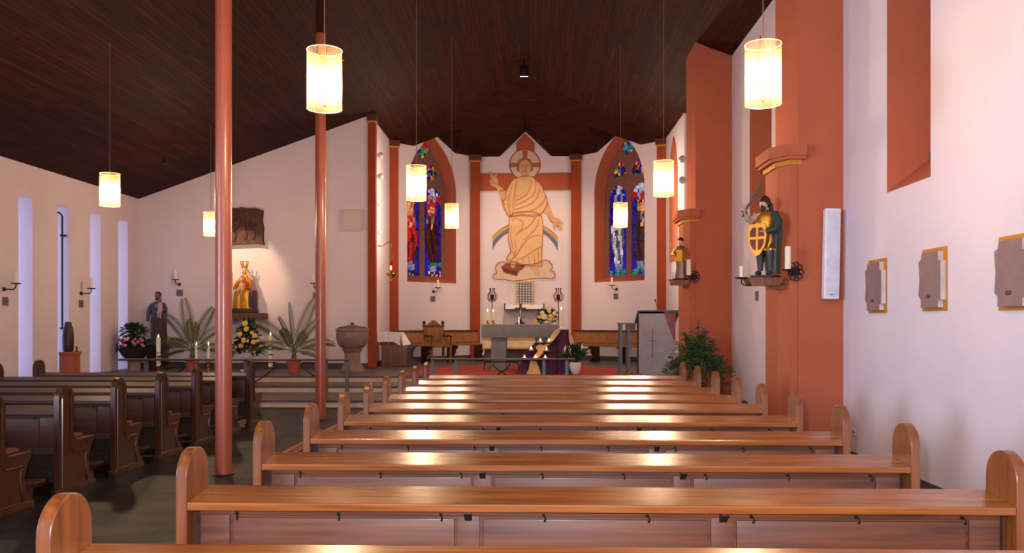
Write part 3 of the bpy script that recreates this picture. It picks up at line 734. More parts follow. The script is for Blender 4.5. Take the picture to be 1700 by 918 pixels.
for k, (x, y, lab) in enumerate(lamps):
    o = [q for q in bpy.data.objects if q.get('label') == lab][0]; top = ceil_z(x)-.03
    mb = MB(); mb.tube([(0, 0, .53), (0, 0, top-zs_[k])], .0045, 6); mb.build('suspension_cord', mat('cord', (130, 100, 76), .6), o)
    light('POINT', 'lamp_light', (x, y, zs_[k]+.22), P_LAMP, (1, .76, .56), .07)
for (x, y) in ((-1.8, 1.75), (1.9, 1.75), (-6.65, 7.6), (-6.65, 2.2)):     # further pendants of the same rows, just outside the frame
    light('POINT', 'lamp_light', (x, y, 3.6), P_LAMP*.3, (1, .76, .56), .07)

# ================================================================ SPOTLIGHTS
p = on_y(870, 127, 21.3); t = thing('ceiling_spotlight', 'small black spotlight glowing at the apex of the apse ceiling', 'spotlight', (p.x, p.y, p.z))
mb = MB(); mb.lathe([(.10, 0), (.115, .02), (.115, .2), (.08, .26), (.02, .28)], 20, TR(0, 0, 0, 0, .25)); mb.build('housing', iron, t)
mb = MB(); mb.lathe([(0.001, -.004), (.10, -.004), (.10, .004)], 20, TR(0, 0, 0, 0, .25)); mb.build('lens', mat('spot_lens', (255, 240, 210), .3, emit=(255, 236, 200), es=6), t)
zc_ = ceil_z(p.x)-p.z-.03; mb = MB(); mb.tube([(0, 0, .25), (0, .02, zc_)], .02, 8); mb.tube([(-.1, 0, .15), (-.12, 0, .3), (.12, 0, .3), (.1, 0, .15)], .012, 6); mb.build('mounting_arm', iron, t)
light('SPOT', 'mural_light', (p.x, p.y-.1, p.z-.08), P_MURAL, (1, .76, .5), .08, (-.3, 26.6, 2.9), 62, .8)
mp_ = Vector((-8.43, 19.0, 5.27)); t = thing('ceiling_spotlight', 'tiny dark spotlight on the left ceiling slope aimed at the Madonna', 'spotlight', mp_)
mb = MB(); mb.lathe([(.045, -.1), (.05, -.02), (.05, .03), (.02, .05)], 14); mb.build('housing', iron, t)
mb = MB(); mb.tube([(0, 0, .04), (0, 0, ceil_z(mp_.x)-mp_.z-.025)], .012, 6); mb.build('mounting_arm', iron, t)
light('SPOT', 'madonna_light', mp_+Vector((.1, 0, -.18)), P_MADONNA, (1, .72, .42), .04, on_y(412, 436, 21.1), 30, .7)

# ================================================================ CANDLE SCONCES and consecration tiles
def sconce_make():
    t = thing('candle_sconce', '', 'candle holder', (0, 0, 0), 0, 'apostle candle sconces')
    mb = MB(); mb.box((-.035, -.02, -.035), (.035, 0, .035)); mb.tube([(0, -.01, 0), (0, -.14, -.005), (0, -.2, .0), (0, -.235, .04), (0, -.24, .1)], .011, 8)
    mb.lathe([(.02, .09), (.085, .10), (.095, .115), (.09, .118), (.02, .105)], 16, TR(0, -.24, 0)); mb.build('bracket', iron, t)
    mb = MB(); mb.lathe([(.034, .105), (.034, .335), (.028, .345), (.005, .348)], 14, TR(0, -.24, 0)); c = mb.build('candle', wax, t)
    mb = MB(); mb.tube([(0, -.24, .345), (.002, -.24, .365)], .003, 5); mb.build('wick', iron, c)
    return t
tile_m = mat('sconce_tile', (108, 102, 98), .7, var=.1)
def tile_make():
    mb = MB(); mb.box((-.08, -.025, -.08), (.08, 0, .08), bev=.006); o = tag(mb.build('wall_tile', tile_m), '', 'tile', 'small square grey wall tiles')
    g = MB(); g.box((-.045, -.028, -.007), (.045, -.024, .007)); g.box((-.007, -.028, -.045), (.007, -.024, .045)); g.build('cross_relief', mat('tile_cross', (86, 82, 80), .7), o); return o
sc0 = sconce_make(); tl0 = tile_make(); first = [True]
def place_sconce(p, rz, desc, tpos=None):
    if first[0]: s_, l_ = sc0, tl0; first[0] = False
    else: s_, l_ = dup(sc0), dup(tl0)
    s_.location = p; s_.rotation_euler = (0, 0, rz); s_['label'] = 'black iron sconce with one white candle '+desc
    if tpos is not None: l_.location = tpos; l_.rotation_euler = (0, 0, rz); l_['label'] = 'small grey square tile below the candle sconce '+desc
    else: l_.location = Vector(p)+Vector((0, 0, -.33)); l_.rotation_euler = (0, 0, rz); l_['label'] = 'small grey square tile below the candle sconce '+desc
place_sconce(on_x(6, 480, XL), PI/2, 'left of the nearest slot window', on_x(8, 500, XL))
place_sconce(on_x(134, 487, XL), PI/2, 'between the second and third slot windows', on_x(134, 504, XL))
place_sconce(on_y(298, 472, YW), 0, 'on the white wall above the dark robed statue', on_y(298.5, 486, YW))
place_sconce(on_y(525, 478, YW), 0, 'half hidden by the rear round column', on_y(525, 490, YW))
for i, px, py, tx, ty, dd in ((1, 719, 484, 718, 496, 'below the left stained window'), (3, 1024, 480, 1023, 492, 'below the right stained window')):
    a, b, ud, nd, L = facet(i); rz = math.atan2(nd.x, -nd.y)
    place_sconce(on_plane(px, py, a, nd), rz, dd, on_plane(tx, ty, a, nd))
# plaques: white box, relief
q0, q1 = on_y(566, 348, YW), on_y(602, 384, YW); mb = MB(); mb.box((q0.x, YW-.07, q1.z), (q1.x, YW, q0.z), bev=.01); mb.box((q0.x+.03, YW-.08, q1.z+.03), (q1.x-.03, YW-.07, q0.z-.03), bev=.004)
mb.box((q1.x, YW-.03, (q0.z+q1.z)/2-.07), (q1.x+.08, YW, (q0.z+q1.z)/2-.05)); tag(mb.build('wall_box', mat('box_paint', (206, 192, 186), .8, var=.02)), 'flat square cream box on the white wall above the font', 'box')
rp_ = [(378, 350), (386, 346), (396, 347), (404, 345), (414, 347), (426, 346), (438, 350), (437, 368), (439, 378), (438, 396), (440, 407), (428, 405), (400, 406), (377, 407), (379, 388), (376, 370)]
mb = MB(); pts = [(on_y(x, y, YW).x, on_y(x, y, YW).z) for x, y in rp_]; mb.prism(pts, (YW-.14, YW-.003), 1)
t = tag(mb.build('stone_relief', relief_st, None, 0), 'dark brown carved stone relief hanging on the white wall above the Madonna', 'relief')
mb = MB(); cx_ = (pts[0][0]+pts[6][0])/2; cz_ = (pts[0][1]+pts[12][1])/2
for k in range(7):
    x = cx_+random.uniform(-.28, .28); z = cz_+random.uniform(-.25, .25); mb.ball((x, YW-.14, z), (.07, .05, .14)); mb.ball((x, YW-.15, z+.18), (.045, .05, .055))
mb.build('carved_figures', relief_st, t)
# right wall stone tablets
tb = None
for k, (xa, xb, ya, yb_) in enumerate(((1475, 1441, 430, 518), (1576, 1530, 411, 515), (1716, 1657, 390, 514))):
    A_ = on_x(xb, 470, XR).y; B_ = on_x(xa, 470, XR).y; c_ = (A_+B_)/2
    if tb is None: WY = A_-B_
lab3 = ['farthest of the row, nearest the pillar', 'middle of the row on the right wall', 'nearest, cut by the right frame edge']
def tablet(lab):
    w_, h_ = .50, .60
    t = thing('stone_tablet', lab, 'plaque', (0, 0, 0), 0, 'stone tablets on the right wall')
    mb = MB(); mb.box((-.006, -w_/2, -h_/2), (0, w_/2, h_/2)); mb.build('ochre_backing', ochre, t, 0)
    x0, x1 = -.055, -.008; a_, b_ = .175, .225
    pr_ = [(-a_, -.27), (a_, -.27), (a_, -.2), (b_, -.2), (b_, .17), (a_, .17), (a_, .26), (-a_+.02, .26), (-a_, .2), (-b_, .18), (-b_+.02, 0), (-b_, -.15), (-a_, -.19)]
    pr_ = [(-y_, z_) for y_, z_ in pr_]
    mb = MB(); mb.prism(pr_, (x0, x1), 0); s_ = mb.build('slab', redstone, t, 0)
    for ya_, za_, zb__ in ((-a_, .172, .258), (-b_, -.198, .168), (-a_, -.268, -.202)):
        q = MB(); q.box((x0, ya_-.003, za_), (x1, ya_, zb__)); q.build('flash_light_strip', mat('flash_lit_edge', (214, 196, 196), .8), s_, 0)  # flash light painted as a pale colour on the slab's camera-facing side edges
    q = MB(); q.ball((x0, .02, -.16), (.005, .05, .022)); q.build('carved_mark', mat('carving', (92, 58, 56), .9), s_)
    for zz in (-.12, .12):
        q = MB(); q.box((-.03, -.04, zz-.03), (-.006, .04, zz+.03)); q.build('mounting_block', iron, t)
    return t
for k, (xa, xb, zc_) in enumerate(((1441, 1475, 475), (1530, 1576, 464), (1657, 1721, 452))):
    ya = on_x(xa, 470, XR).y; yb_ = on_x(xb, 470, XR).y; c_ = (ya+yb_)/2; z = on_x((xa+xb)/2, zc_, XR).z
    lab = 'grey-red stone tablet on an ochre painted rectangle, '+lab3[k]
    if tb is None: tb = tablet(lab); o = tb
    else: o = dup(tb, None, None, lab)
    o.location = (XR, c_, z)
# wall socket
p = on_x(1419, 717, XR); mb = MB(); mb.box((p.x-.012, p.y-.05, p.z-.045), (p.x, p.y+.05, p.z+.045), bev=.004); t = tag(mb.build('wall_socket', white_p), 'small white double socket low on the right wall', 'socket')
for dy in (-.022, .022):
    q = MB(); q.lathe([(.001, 0), (.016, 0), (.016, .003)], 14, TR(p.x-.012, p.y+dy, p.z, 0, 0, -PI/2)); q.build('outlet', mat('outlet_grey', (150, 145, 140), .5), t)
# column loudspeaker on near pillar
a0, a1 = on_y(1363, 348, YP1), on_y(1389, 497, YP1); t = thing('column_speaker', 'tall narrow white loudspeaker mounted on the near terracotta pillar', 'loudspeaker', ((a0.x+a1.x)/2, YP1, (a0.z+a1.z)/2)); hw = (a1.x-a0.x)/2; hh = (a0.z-a1.z)/2
M_ = TR(0, 0, 0, 0, 0, .02); mb = MB(); mb.box((-hw, -.13, -hh), (hw, -.03, hh), M_, .02); mb.build('cabinet', white_p, t)
mb = MB(); mb.box((-hw+.02, -.136, -hh+.03), (hw-.02, -.128, hh-.03), M_, .004); mb.build('grille', mat('grille', (222, 220, 232), .6), t)
mb = MB(); mb.box((-.03, -.04, .2), (.03, 0, .3)); mb.box((-.03, -.04, -.3), (.03, 0, -.2)); mb.build('wall_mount', iron, t)
mb = MB(); mb.box((-.02, -.139, -hh+.05), (.02, -.135, -hh+.06), M_); mb.build('badge', iron, t)
mb = MB(); mb.tube([(hw-.01, -.05, -.1), (hw+.03, -.03, -.13), (hw+.06, -.01, -.12)], .004, 5); mb.build('cable', iron, t)

# ================================================================ WALL GLOBES by the apse
def globe(px, py, X, r, lab, clear=False):
    p = on_x(px, py, X); s_ = 1 if X < 0 else -1
    t = thing('globe_wall_lamp', lab, 'lamp', p, 0, 'small round lamps at the apse sides')
    mb = MB(); mb.ball((s_*.12, 0, 0), r, 18); mb.build('globe', mat('globe_clear', (230, 225, 215), .15, emit=(255, 220, 170), es=.12) if clear else mat('globe_glass', (176, 166, 160), .2, var=.04), t)
    mb = MB(); mb.lathe([(.045, 0), (.045, .02), (.015, .025), (.015, .05)], 12, TR(0, 0, 0, 0, 0, s_*PI/2)); mb.build('wall_plate', mat('lamp_plate', (150, 130, 110), .4), t)
for px, py, r, d_, cl_ in ((624, 258, .085, 'topmost on the left apse side', False), (624, 293, .085, 'second from the top on the left apse side', False), (622, 340, .06, 'third down on the left apse side, small and bright', True), (622, 386, .06, 'lowest on the left apse side, above the sanctuary lamp', True)):
    globe(px, py, -4.18, r, 'round lamp '+d_, cl_)
for (x_, y_) in ((-3.7, 22.0), (3.2, 22.0)):
    for z_ in (3.9, 5.2): light('POINT', 'wall_lamp_light', (x_*.86, y_, z_), 30, (1, .80, .60), .08)
for px, py, d_ in ((1141, 264, 'upper'), (1141, 299, 'lower')): globe(px, py, 3.7 if False else 3.72, .09, 'pale round lamp beside the far terracotta pillar, the %s of two' % d_)

# ================================================================ SANCTUARY LAMP
p = on_x(617, 402, -4.12); YS = p.y
t = thing('sanctuary_lamp', 'hanging brass sanctuary lamp with red glass on a scrolled wall arm', 'lamp', (-4.18, 21.9, p.z))
mb = MB(); mb.tube([(0, 0, 0), (.1, 0, -.03), (.2, 0, -.02), (.28, 0, .05), (.36, 0, .08), (.42, 0, .04), (.42, 0, -.06)], .013, 8)
mb.tube([(.08, 0, -.03), (.13, 0, .03), (.17, 0, 0), (.13, 0, -.04)], .009, 6); mb.box((-.0, -.04, -.07), (.015, .04, .07)); mb.build('wall_arm', brass, t)
mb = MB()
for k in range(3):
    a_ = 2*PI*k/3; mb.tube([(.42, 0, -.06), (.42+.12*math.cos(a_), .12*math.sin(a_), -.74)], .004, 5)
mb.build('chains', brass, t)
mb = MB(); mb.lathe([(.001, -.98), (.02, -.96), (.03, -.9), (.02, -.87), (.05, -.85), (.13, -.78), (.16, -.75), (.15, -.74), (.07, -.76), (.06, -.70), (.05, -.68)], 18, TR(.42, 0, 0)); mb.build('brass_bowl', brass, t)
mb = MB(); mb.lathe([(.04, -.70), (.048, -.66), (.048, -.44), (.055, -.42), (.05, -.42)], 16, TR(.42, 0, 0)); mb.build('red_glass', red_glass, t)
mb = MB(); mb.ball((.42, -.052, -.60), (.02, .012, .06)); mb.build('flame', flame, t)

# ================================================================ ALTAR GROUP
YA = 20.05
def gx(px, Y=YA): return on_y(px, 540, Y).x
ax0, ax1 = gx(799), gx(929); az = on_y(860, 540, YA).z
t = thing('altar', 'grey stone altar table with thick slab top and two legs', 'altar', (0, YA, ZC+.013))
mb = MB(); mb.box((ax0, 0, az-ZC-.31), (ax1, .85, az-ZC), bev=.01); mb.build('altar_slab', stone_grey, t)
for xa, xb in ((gx(815), gx(840)), (gx(888), gx(913))):
    mb = MB(); xm = (xa+xb)/2; w_ = (xb-xa)/2; zt = az-ZC-.31
    mb.prism([(xm-w_*1.0, 0), (xm+w_*1.0, 0), (xm+w_*.95, .06), (xm+w_*.85, .13), (xm+w_, .25), (xm+w_, zt), (xm-w_, zt), (xm-w_, .25), (xm-w_*.85, .13), (xm-w_*.95, .06)], (.08, .75), 1); mb.build('leg', stone_grey, t, 0)
mb = MB(); mb.box((ax0+.02, .02, az-ZC+.0135), (ax1-.02, .83, az-ZC+.026), bev=.004); tag(mb.build('altar_cloth', mat('altar_linen', (206, 176, 150), .9)), 'thin pale linen cloth on the altar top', 'cloth').location = (0, YA, ZC)
ZT_ = az+.027
def candle(x, y, z0, r, h, lab, holder=None, hh=0, hr=.04, fl_=True, extra=None, grp=None, cname='altar_candle'):
    t = thing(cname, lab, 'candle', (x, y, z0), 0, grp)
    if holder == 'brass':
        mb = MB(); mb.lathe([(hr*1.3, 0), (hr*1.3, .015), (hr*.5, .05), (hr*.3, hh*.35), (hr*.7, hh*.5), (hr*.3, hh*.65), (hr*.35, hh*.85), (hr*1.2, hh*.93), (hr*1.2, hh)], 16); mb.build('candlestick', brass, t)
    elif holder == 'iron':
        mb = MB(); mb.lathe([(hr*1.3, 0), (hr*1.3, .02), (.015, .04), (.015, hh-.02), (hr, hh-.01), (hr*1.1, hh)], 14); mb.build('candlestick', iron, t)
    mb = MB(); mb.lathe([(r, hh), (r, hh+h-.01), (r*.8, hh+h), (.003, hh+h-.003)], 14); c = mb.build('wax_candle', wax, t)
    mb = MB(); mb.tube([(0, 0, hh+h-.005), (0, 0, hh+h+.02)], .003, 5); mb.build('wick', iron, c)
    if fl_:
        mb = MB(); mb.lathe([(.001, hh+h+.005), (.014, hh+h+.022), (.012, hh+h+.04), (.001, hh+h+.078)], 12); mb.build('flame', flame, t)
    if extra: extra(t)
    return t
for px, d_ in ((809, 'left'), (818.5, 'right')):
    candle(gx(px, 20.3), 20.35, ZT_, .03, .2, 'lit white candle in a low brass stand on the altar, the %s of two' % d_, 'brass', .09, .04, grp='altar candles')
# crucifix
cx = gx(864, 20.3); t = thing('altar_crucifix', 'dark metal crucifix standing on the altar', 'crucifix', (cx, 20.35, ZT_))
mb = MB(); mb.prism([(-.14, 0), (-.08, .03), (-.03, .09), (.03, .09), (.08, .03), (.14, 0)], (-.05, .05), 1); mb.build('foot', iron, t, 0)
mb = MB(); mb.box((-.028, -.015, .06), (.028, .015, .5), bev=.004); mb.box((-.13, -.015, .34), (.13, .015, .40), bev=.004); mb.build('cross', mat('dark_bronze', (58, 42, 36), .5, .4), t)
mb = MB(); mb.loft([(.12, 0, -.03, .012, .01), (.2, .004, -.03, .018, .013), (.26, 0, -.03, .022, .014), (.33, 0, -.03, .026, .014)], 10); mb.ball((0, -.035, .365), (.016, .016, .02)); mb.tube([(-.1, -.025, .38), (-.05, -.03, .34), (0, -.03, .325), (.05, -.03, .34), (.1, -.025, .38)], .007, 6)
mb.build('corpus', silver, t)
mb = MB(); mb.box((-.05, -.1, 0), (-.02, -.08, .18)); mb.build('glass_cruet', mat('bright_glass', (220, 225, 235), .1), t)
# altar lanterns on poles (stand on the floor behind the altar)
def lantern(px, lab):
    t = thing('pole_lantern', lab, 'lantern', (gx(px, 21.3), 21.3, ZC), 0, 'lanterns flanking the tabernacle'); zb = on_y(px, 501, 21.3).z-ZC; zt = on_y(px, 479, 21.3).z-ZC
    mb = MB(); mb.lathe([(.16, 0), (.16, .015), (.02, .04), (.011, .06), (.011, zb)], 14); mb.build('pole', iron, t)
    mb = MB(); R_ = .135; h = zt-zb
    for k in range(8):
        a_ = 2*PI*k/8; f = lambda r, z: (r*math.cos(a_), r*math.sin(a_), zb+z)
        mb.tube([f(.02, 0), f(.09, .03), f(R_*.95, h*.35), f(R_*.9, h*.55), f(.06, h*.72), f(.055, h*.9), f(.065, h)], .008, 6); mb.ball(f(.065, h), .014)
    mb.build('cage', iron, t); mb = MB(); mb.lathe([(.03, zb+.03), (.05, zb+.06), (.055, zb+h*.55), (.05, zb+h*.55)], 14); mb.build('red_glass', mat('dark_red_glass', (110, 14, 20), .15, emit=(90, 8, 10), es=.1), t)
lantern(817, 'black iron lantern on a pole with red glass, left of the tabernacle'); lantern(927, 'black iron lantern on a pole with red glass, right of the tabernacle')
# tabernacle and shelf
Y0 = 26.65
s0, s1 = on_y(839, 506, 26.3), on_y(902, 513, 26.3); t = thing('wall_shelf', 'white shelf with dark bracket ends behind the altar', 'shelf', ((s0.x+s1.x)/2, Y0, s1.z)); hw = (s1.x-s0.x)/2
mb = MB(); mb.box((-hw, -.5, 0), (hw, -.02, s0.z-s1.z)); mb.build('board', cloth_w, t)
mb = MB(); mb.box((-hw-.02, -.52, -.03), (hw+.02, 0, 0)); mb.box((-hw-.03, -.52, -.03), (-hw, 0, .17)); mb.box((hw, -.52, -.03), (hw+.03, 0, .17)); mb.build('bracket', dark_wood, t)
k0, k1 = on_y(857, 467, 26.3), on_y(886, 505, 26.3); t = thing('tabernacle', 'silver tabernacle with latticed door and gilt frame on the white shelf', 'tabernacle', ((k0.x+k1.x)/2, 26.3, s0.z+.001)); hw = (k1.x-k0.x)/2; h = k0.z-s0.z
mb = MB(); mb.box((-hw, 0, 0), (hw, .3, h), bev=.01); mb.build('casing', silver, t)
mb = MB()
for a_, b_ in (((-hw, 0), (hw, .03)), ((-hw, h-.03), (hw, h)), ((-hw, 0), (-hw+.025, h)), ((hw-.025, 0), (hw, h))): mb.box((a_[0], -.025, a_[1]), (b_[0], 0, b_[1]))
mb.build('gilt_frame', gold, t)
mb = MB(); nx, nz = 6, 9; dark = MB(); dark.box((-hw+.03, -.008, .03), (hw-.03, 0, h-.03)); dark.build('door', mat('tabernacle_grey', (112, 104, 104), .5, .2), t)
for i in range(nx):
    for j in range(nz):
        x = -hw+.05+(2*hw-.1)*i/(nx-1); z = .05+(h-.1)*j/(nz-1); mb.ball((x, -.014, z), (.026, .014, .026), 8)
for i in range(-nz, nx+nz): pass
mb.build('lattice', mat('bright_silver', (226, 222, 220), .35, .3), t)
# low panel behind the altar
l0, l1 = on_y(842, 562, 24.9), on_y(895, 578, 24.9); t = thing('low_bench', 'low cream bench panel edged in ochre behind the altar legs', 'bench', (0, 24.9, ZC)); z1_ = l0.z-ZC; z0_ = l1.z-ZC
xx0, xx1 = on_y(801, 560, 24.9).x, on_y(928, 560, 24.9).x
mb = MB(); mb.box((xx0, 0, z0_), (xx1, .4, z1_)); mb.build('front_panel', mat('cream_paint', (226, 200, 170), .8), t, 0)
mb = MB(); mb.box((xx0-.02, -.02, z1_-.03), (xx1+.02, .42, z1_+.02)); mb.box((xx0-.02, -.02, z0_-.03), (xx1+.02, .42, z0_+.02)); mb.build('ochre_edge', mat('ochre_wood', (196, 140, 60), .6), t, 0)
mb = MB(); mb.box((xx0+.05, .05, 0), (xx1-.05, .38, z0_-.03)); mb.build('plinth', mat('plinth_dark', (64, 58, 60), .7), t, 0)

# ---------------------------------------------------------------- foliage helpers
def leaf_quad(mb, base, d, up, L, W, bend=.3):
    d = Vector(d).normalized(); s_ = d.cross(Vector(up)); s_ = s_.normalized() if s_.length > .01 else Vector((1, 0, 0)); base = Vector(base)
    m1 = base+d*L*.5; tip = base+d*L-Vector((0, 0, bend*L))
    mb.add([base, m1+s_*W/2, tip, m1-s_*W/2, m1+Vector((0, 0, W*.15))], [(0, 1, 4), (1, 2, 4), (2, 3, 4), (3, 0, 4)])
def bush(mb, c, R, n, L, W, up=.3):
    n = int(n*1.9); L *= 1.15; W *= 1.6
    for _ in range(n):
        th = random.uniform(0, 2*PI); ph = random.uniform(-.35, 1)*PI/2; r = random.uniform(.35, 1)
        d = Vector((math.cos(th)*math.cos(ph), math.sin(th)*math.cos(ph), math.sin(ph)))
        p = Vector(c)+Vector((d.x*R[0]*r, d.y*R[1]*r, d.z*R[2]*r)); d2 = d+Vector((random.uniform(-.6, .6), random.uniform(-.6, .6), random.uniform(-.3, .6)+up))
        leaf_quad(mb, p, d2, (random.uniform(-.4, .4), random.uniform(-.4, .4), 1), L*random.uniform(.6, 1.2), W*random.uniform(.7, 1.2))
def blossom(parent, p, r, m_, face=(0, -1, .3)):
    mb = MB(); q = Vector(face).to_track_quat('Z', 'Y').to_matrix().to_4x4(); T = Matrix.Translation(p) @ q
    for ring, (n, rr, zz) in enumerate(((9, 1, 0), (7, .7, .25), (5, .4, .42))):
        for k in range(n):
            a_ = 2*PI*k/n+ring*.4; ca, sa = math.cos(a_), math.sin(a_); wd = .42*rr
            mb.add([(0, 0, zz*r), ((ca*.6-sa*wd)*r*rr, (sa*.6+ca*wd)*r*rr, (zz+.12)*r), (ca*r*rr, sa*r*rr, (zz+.02)*r), ((ca*.6+sa*wd)*r*rr, (sa*.6-ca*wd)*r*rr, (zz+.12)*r)], [(0, 1, 2, 3)], T)
    mb.ball((0, 0, .3*r), .35*r, 8, T); return mb.build('blossom', m_, parent, 60)
# altar flowers
fxc = gx(909, 20.3); t = thing('altar_flowers', 'yellow and white flower arrangement on the altar', 'flowers', (fxc, 20.35, ZT_))
mb = MB(); mb.lathe([(.05, 0), (.14, .02), (.17, .07), (.16, .07), (.1, .05)], 16); mb.build('bowl', white_p, t)
mb = MB(); bush(mb, (0, 0, .14), (.26, .14, .2), 150, .11, .035); bush(mb, (-.12, 0, .05), (.16, .1, .06), 40, .1, .03); mb.build('foliage', leaf, t, 0)
for x, z, r, m_ in ((.02, .40, .085, pale), (.04, .31, .055, yel), (-.13, .27, .06, pale), (-.08, .18, .085, pale), (-.19, .17, .05, yel), (-.29, .07, .055, yel), (.07, .20, .055, yel), (.13, .16, .05, yel), (.03, .12, .045, yel), (.16, .26, .05, pale)):
    blossom(t, (x, -.15, z), r, m_)

# ---------------------------------------------------------------- draped pyramid with tea lights
YD = 19.0; X_ = lambda px: on_y(px, 580, YD).x; Zp = lambda py: on_y(900, py, YD).z-ZC
t = thing('draped_stand', 'stepped stand draped in purple cloth before the altar', 'stand', (0, YD, ZC+.013))
mb = MB(); pts = [(857, 620), (866, 600), (874, 586), (888, 570), (900, 569), (915, 568), (922, 556), (926, 548), (944, 548), (947, 580), (948, 620)]
pr_ = [(X_(a_), max(0, Zp(b_))) for a_, b_ in pts]
# drape: layered folds in depth
vs = []; fs = []; nl = 9
dens = []
for i in range(len(pr_)-1):
    for k in range(5): t_ = k/5; dens.append((pr_[i][0]*(1-t_)+pr_[i+1][0]*t_, pr_[i][1]*(1-t_)+pr_[i+1][1]*t_))
dens.append(pr_[-1])
for j in range(nl+1):
    f = j/nl
    for i, (x, z) in enumerate(dens):
        y = -.38*(1-f)**1.5*(1-.3*f)+.02*math.sin(i*1.7+j*.3); vs.append((x*(1-.0*f)+.0, y, z*f))
nn = len(dens)
for j in range(nl):
    for i in range(nn-1): fs.append((j*nn+i, j*nn+i+1, (j+1)*nn+i+1, (j+1)*nn+i))
mb.add(vs, fs)
mb.prism(pr_, (0, .42), 1); mb.build('purple_drape', cloth_p, t, 60)
mb = MB(); cl_ = [(921, 549), (916, 556), (910, 568), (903, 574), (896, 571), (889, 577), (893, 584), (886, 592), (880, 602), (878, 612), (874, 621), (898, 621), (894, 608), (890, 600), (896, 592), (904, 584), (903, 578), (912, 573), (922, 562), (930, 551), (928, 546)]
q_ = [(X_(a_), max(.0, Zp(b_))) for a_, b_ in cl_]; tris = tessellate_polygon([[Vector((p[0], p[1], 0)) for p in q_]])
def dy(z): return -.36*max(0, 1-z/.9)**1.5-.03
n = len(q_); mb.add([(x, dy(z)-.03, z) for x, z in q_]+[(x, dy(z)+.03, z) for x, z in q_], [tuple(k) for k in tris]+[tuple(i+n for i in k) for k in tris]+[(i, (i+1) % n, (i+1) % n+n, i+n) for i in range(n)]); mb.build('cream_scarf', cloth_c, t, 0)
mb = MB(); c2 = [(944, 548), (948, 556), (952, 566), (953, 578), (957, 590), (950, 590), (947, 576), (944, 562)]; mb.prism([(X_(a_), Zp(b_)) for a_, b_ in c2], (-.1, .02), 1); mb.build('cream_scarf', cloth_c, t, 0)
dsc = ['uppermost left', 'uppermost right', 'middle left', 'middle right', 'lowest left', 'lowest middle', 'lowest right']; tl = None
for (px, py), d_ in zip(((897, 569), (911, 569), (882, 582), (907, 583), (871, 596), (889, 596), (905, 596)), dsc):
    z = Zp(py); lab = 'lit tea light on the purple draped stand, '+d_
    if tl is None:
        tl = thing('tea_light', lab, 'candle', (0, 0, 0), 0, 'tea lights on the purple stand')
        mb = MB(); mb.lathe([(.045, 0), (.052, .045), (.048, .045), (.042, .03)], 14); mb.build('cup', cloth_w, tl)
        mb = MB(); mb.lathe([(.001, .03), (.04, .03)], 12); mb.build('wax', wax, tl)
        mb = MB(); mb.lathe([(.001, .035), (.018, .055), (.014, .075), (.001, .105)], 10); mb.build('flame', flame, tl); o = tl
        sh = MB(); sh.lathe([(.06, -.02), (.06, -.001)], 12)
    else: o = dup(tl, None, None, lab)
    o.location = (X_(px), YD+dy(z)-.06, ZC+z)
    sb = MB(); sb.box((X_(px)-.07, dy(z)-.13, z-.03), (X_(px)+.07, .0, z-.002), bev=.01); sb.build('tea_light_step', cloth_p, t)
pz = Zp(547)
def pasch(tt):
    mb = MB(); mb.lathe([(.07, 0), (.07, .02), (.05, .03)], 14); mb.build('dish', cloth_w, tt)
c = candle(X_(932), YD+.1, ZC+pz, .042, .44, 'tall lit white candle on top of the purple draped stand', extra=pasch, cname='tall_candle')
# peace lily
xp = on_y(955, 610, 18.75).x; t = thing('peace_lily', 'peace lily with dark leaves in a white round pot beside the purple stand', 'plant', (xp, 18.75, ZC+.013))
mb = MB(); mb.lathe([(.08, 0), (.12, .08), (.135, .2), (.125, .26), (.11, .26), (.1, .2)], 20); mb.build('pot', cloth_w, t)
mb = MB(); mb.lathe([(.001, .22), (.11, .22)], 12); mb.build('soil', soilm, t)
mb = MB()
for k in range(80):
    a_ = random.uniform(0, 2*PI); el = random.uniform(.45, 1.4); L = random.uniform(.3, .55); d = Vector((math.cos(a_)*math.cos(el), math.sin(a_)*math.cos(el), math.sin(el)))
    b0 = Vector((0, 0, .23)); mb.tube([b0, b0+d*L*.6], .004, 4); leaf_quad(mb, b0+d*L*.4, d, (0, -.7, .7), L*.75, .09, .3)
mb.build('leaves', leaf_d, t, 0)
for dx, z, r_ in ((-.25, .52, .3), (-.12, .5, -.1), (.14, .56, .1), (-.02, .46, 0)):
    mb = MB(); mb.tube([(0, 0, .23), (dx*.6, -.05, z*.7), (dx, -.08, z)], .004, 5); leaf_quad(mb, (dx, -.08, z-.02), (r_, -.1, 1), (0, 1, 0), .14, .06, -.1); mb.build('white_flower', pale, t, 0)

# ================================================================ COMMUNION RAILS
railwood = wood('rail_wood', (86, 38, 28), (62, 26, 20), 0, .35, .3)
YRl = 15.6
def rail(x0, x1, posts, braces, z, lab, slope=0):
    t = thing('communion_rail', lab, 'railing', (0, YRl, .13), 0, 'kneeling rails')
    mb = MB(); mb.box((x0, -.09, z-.165), (x1, .09, z-.13), bev=.01); mb.build('handrail', railwood, t)
    for px in posts:
        mb = MB(); mb.box((px-.03, -.03, 0), (px+.03, .03, z-.165)); mb.box((px-.07, -.07, 0), (px+.07, .07, .015)); mb.build('post', steel, t)
    for px, s_ in braces:
        mb = MB(); mb.tube([(px, .05, z-.17-.03), (px+s_*.45, .05, z-.2), (px+s_*.46, .05, z-.27), (px+s_*.38, .05, z-.34), (px, .05, z-.6)], .012, 6)
        mb.tube([(px, .05, z-.17-.03), (px-s_*.02, .05, z-.35)], .01, 6)
        mb.build('scroll_brace', iron, t)
zr = on_y(560, 596, YRl).z
gxr = lambda px: on_y(px, 596, YRl).x
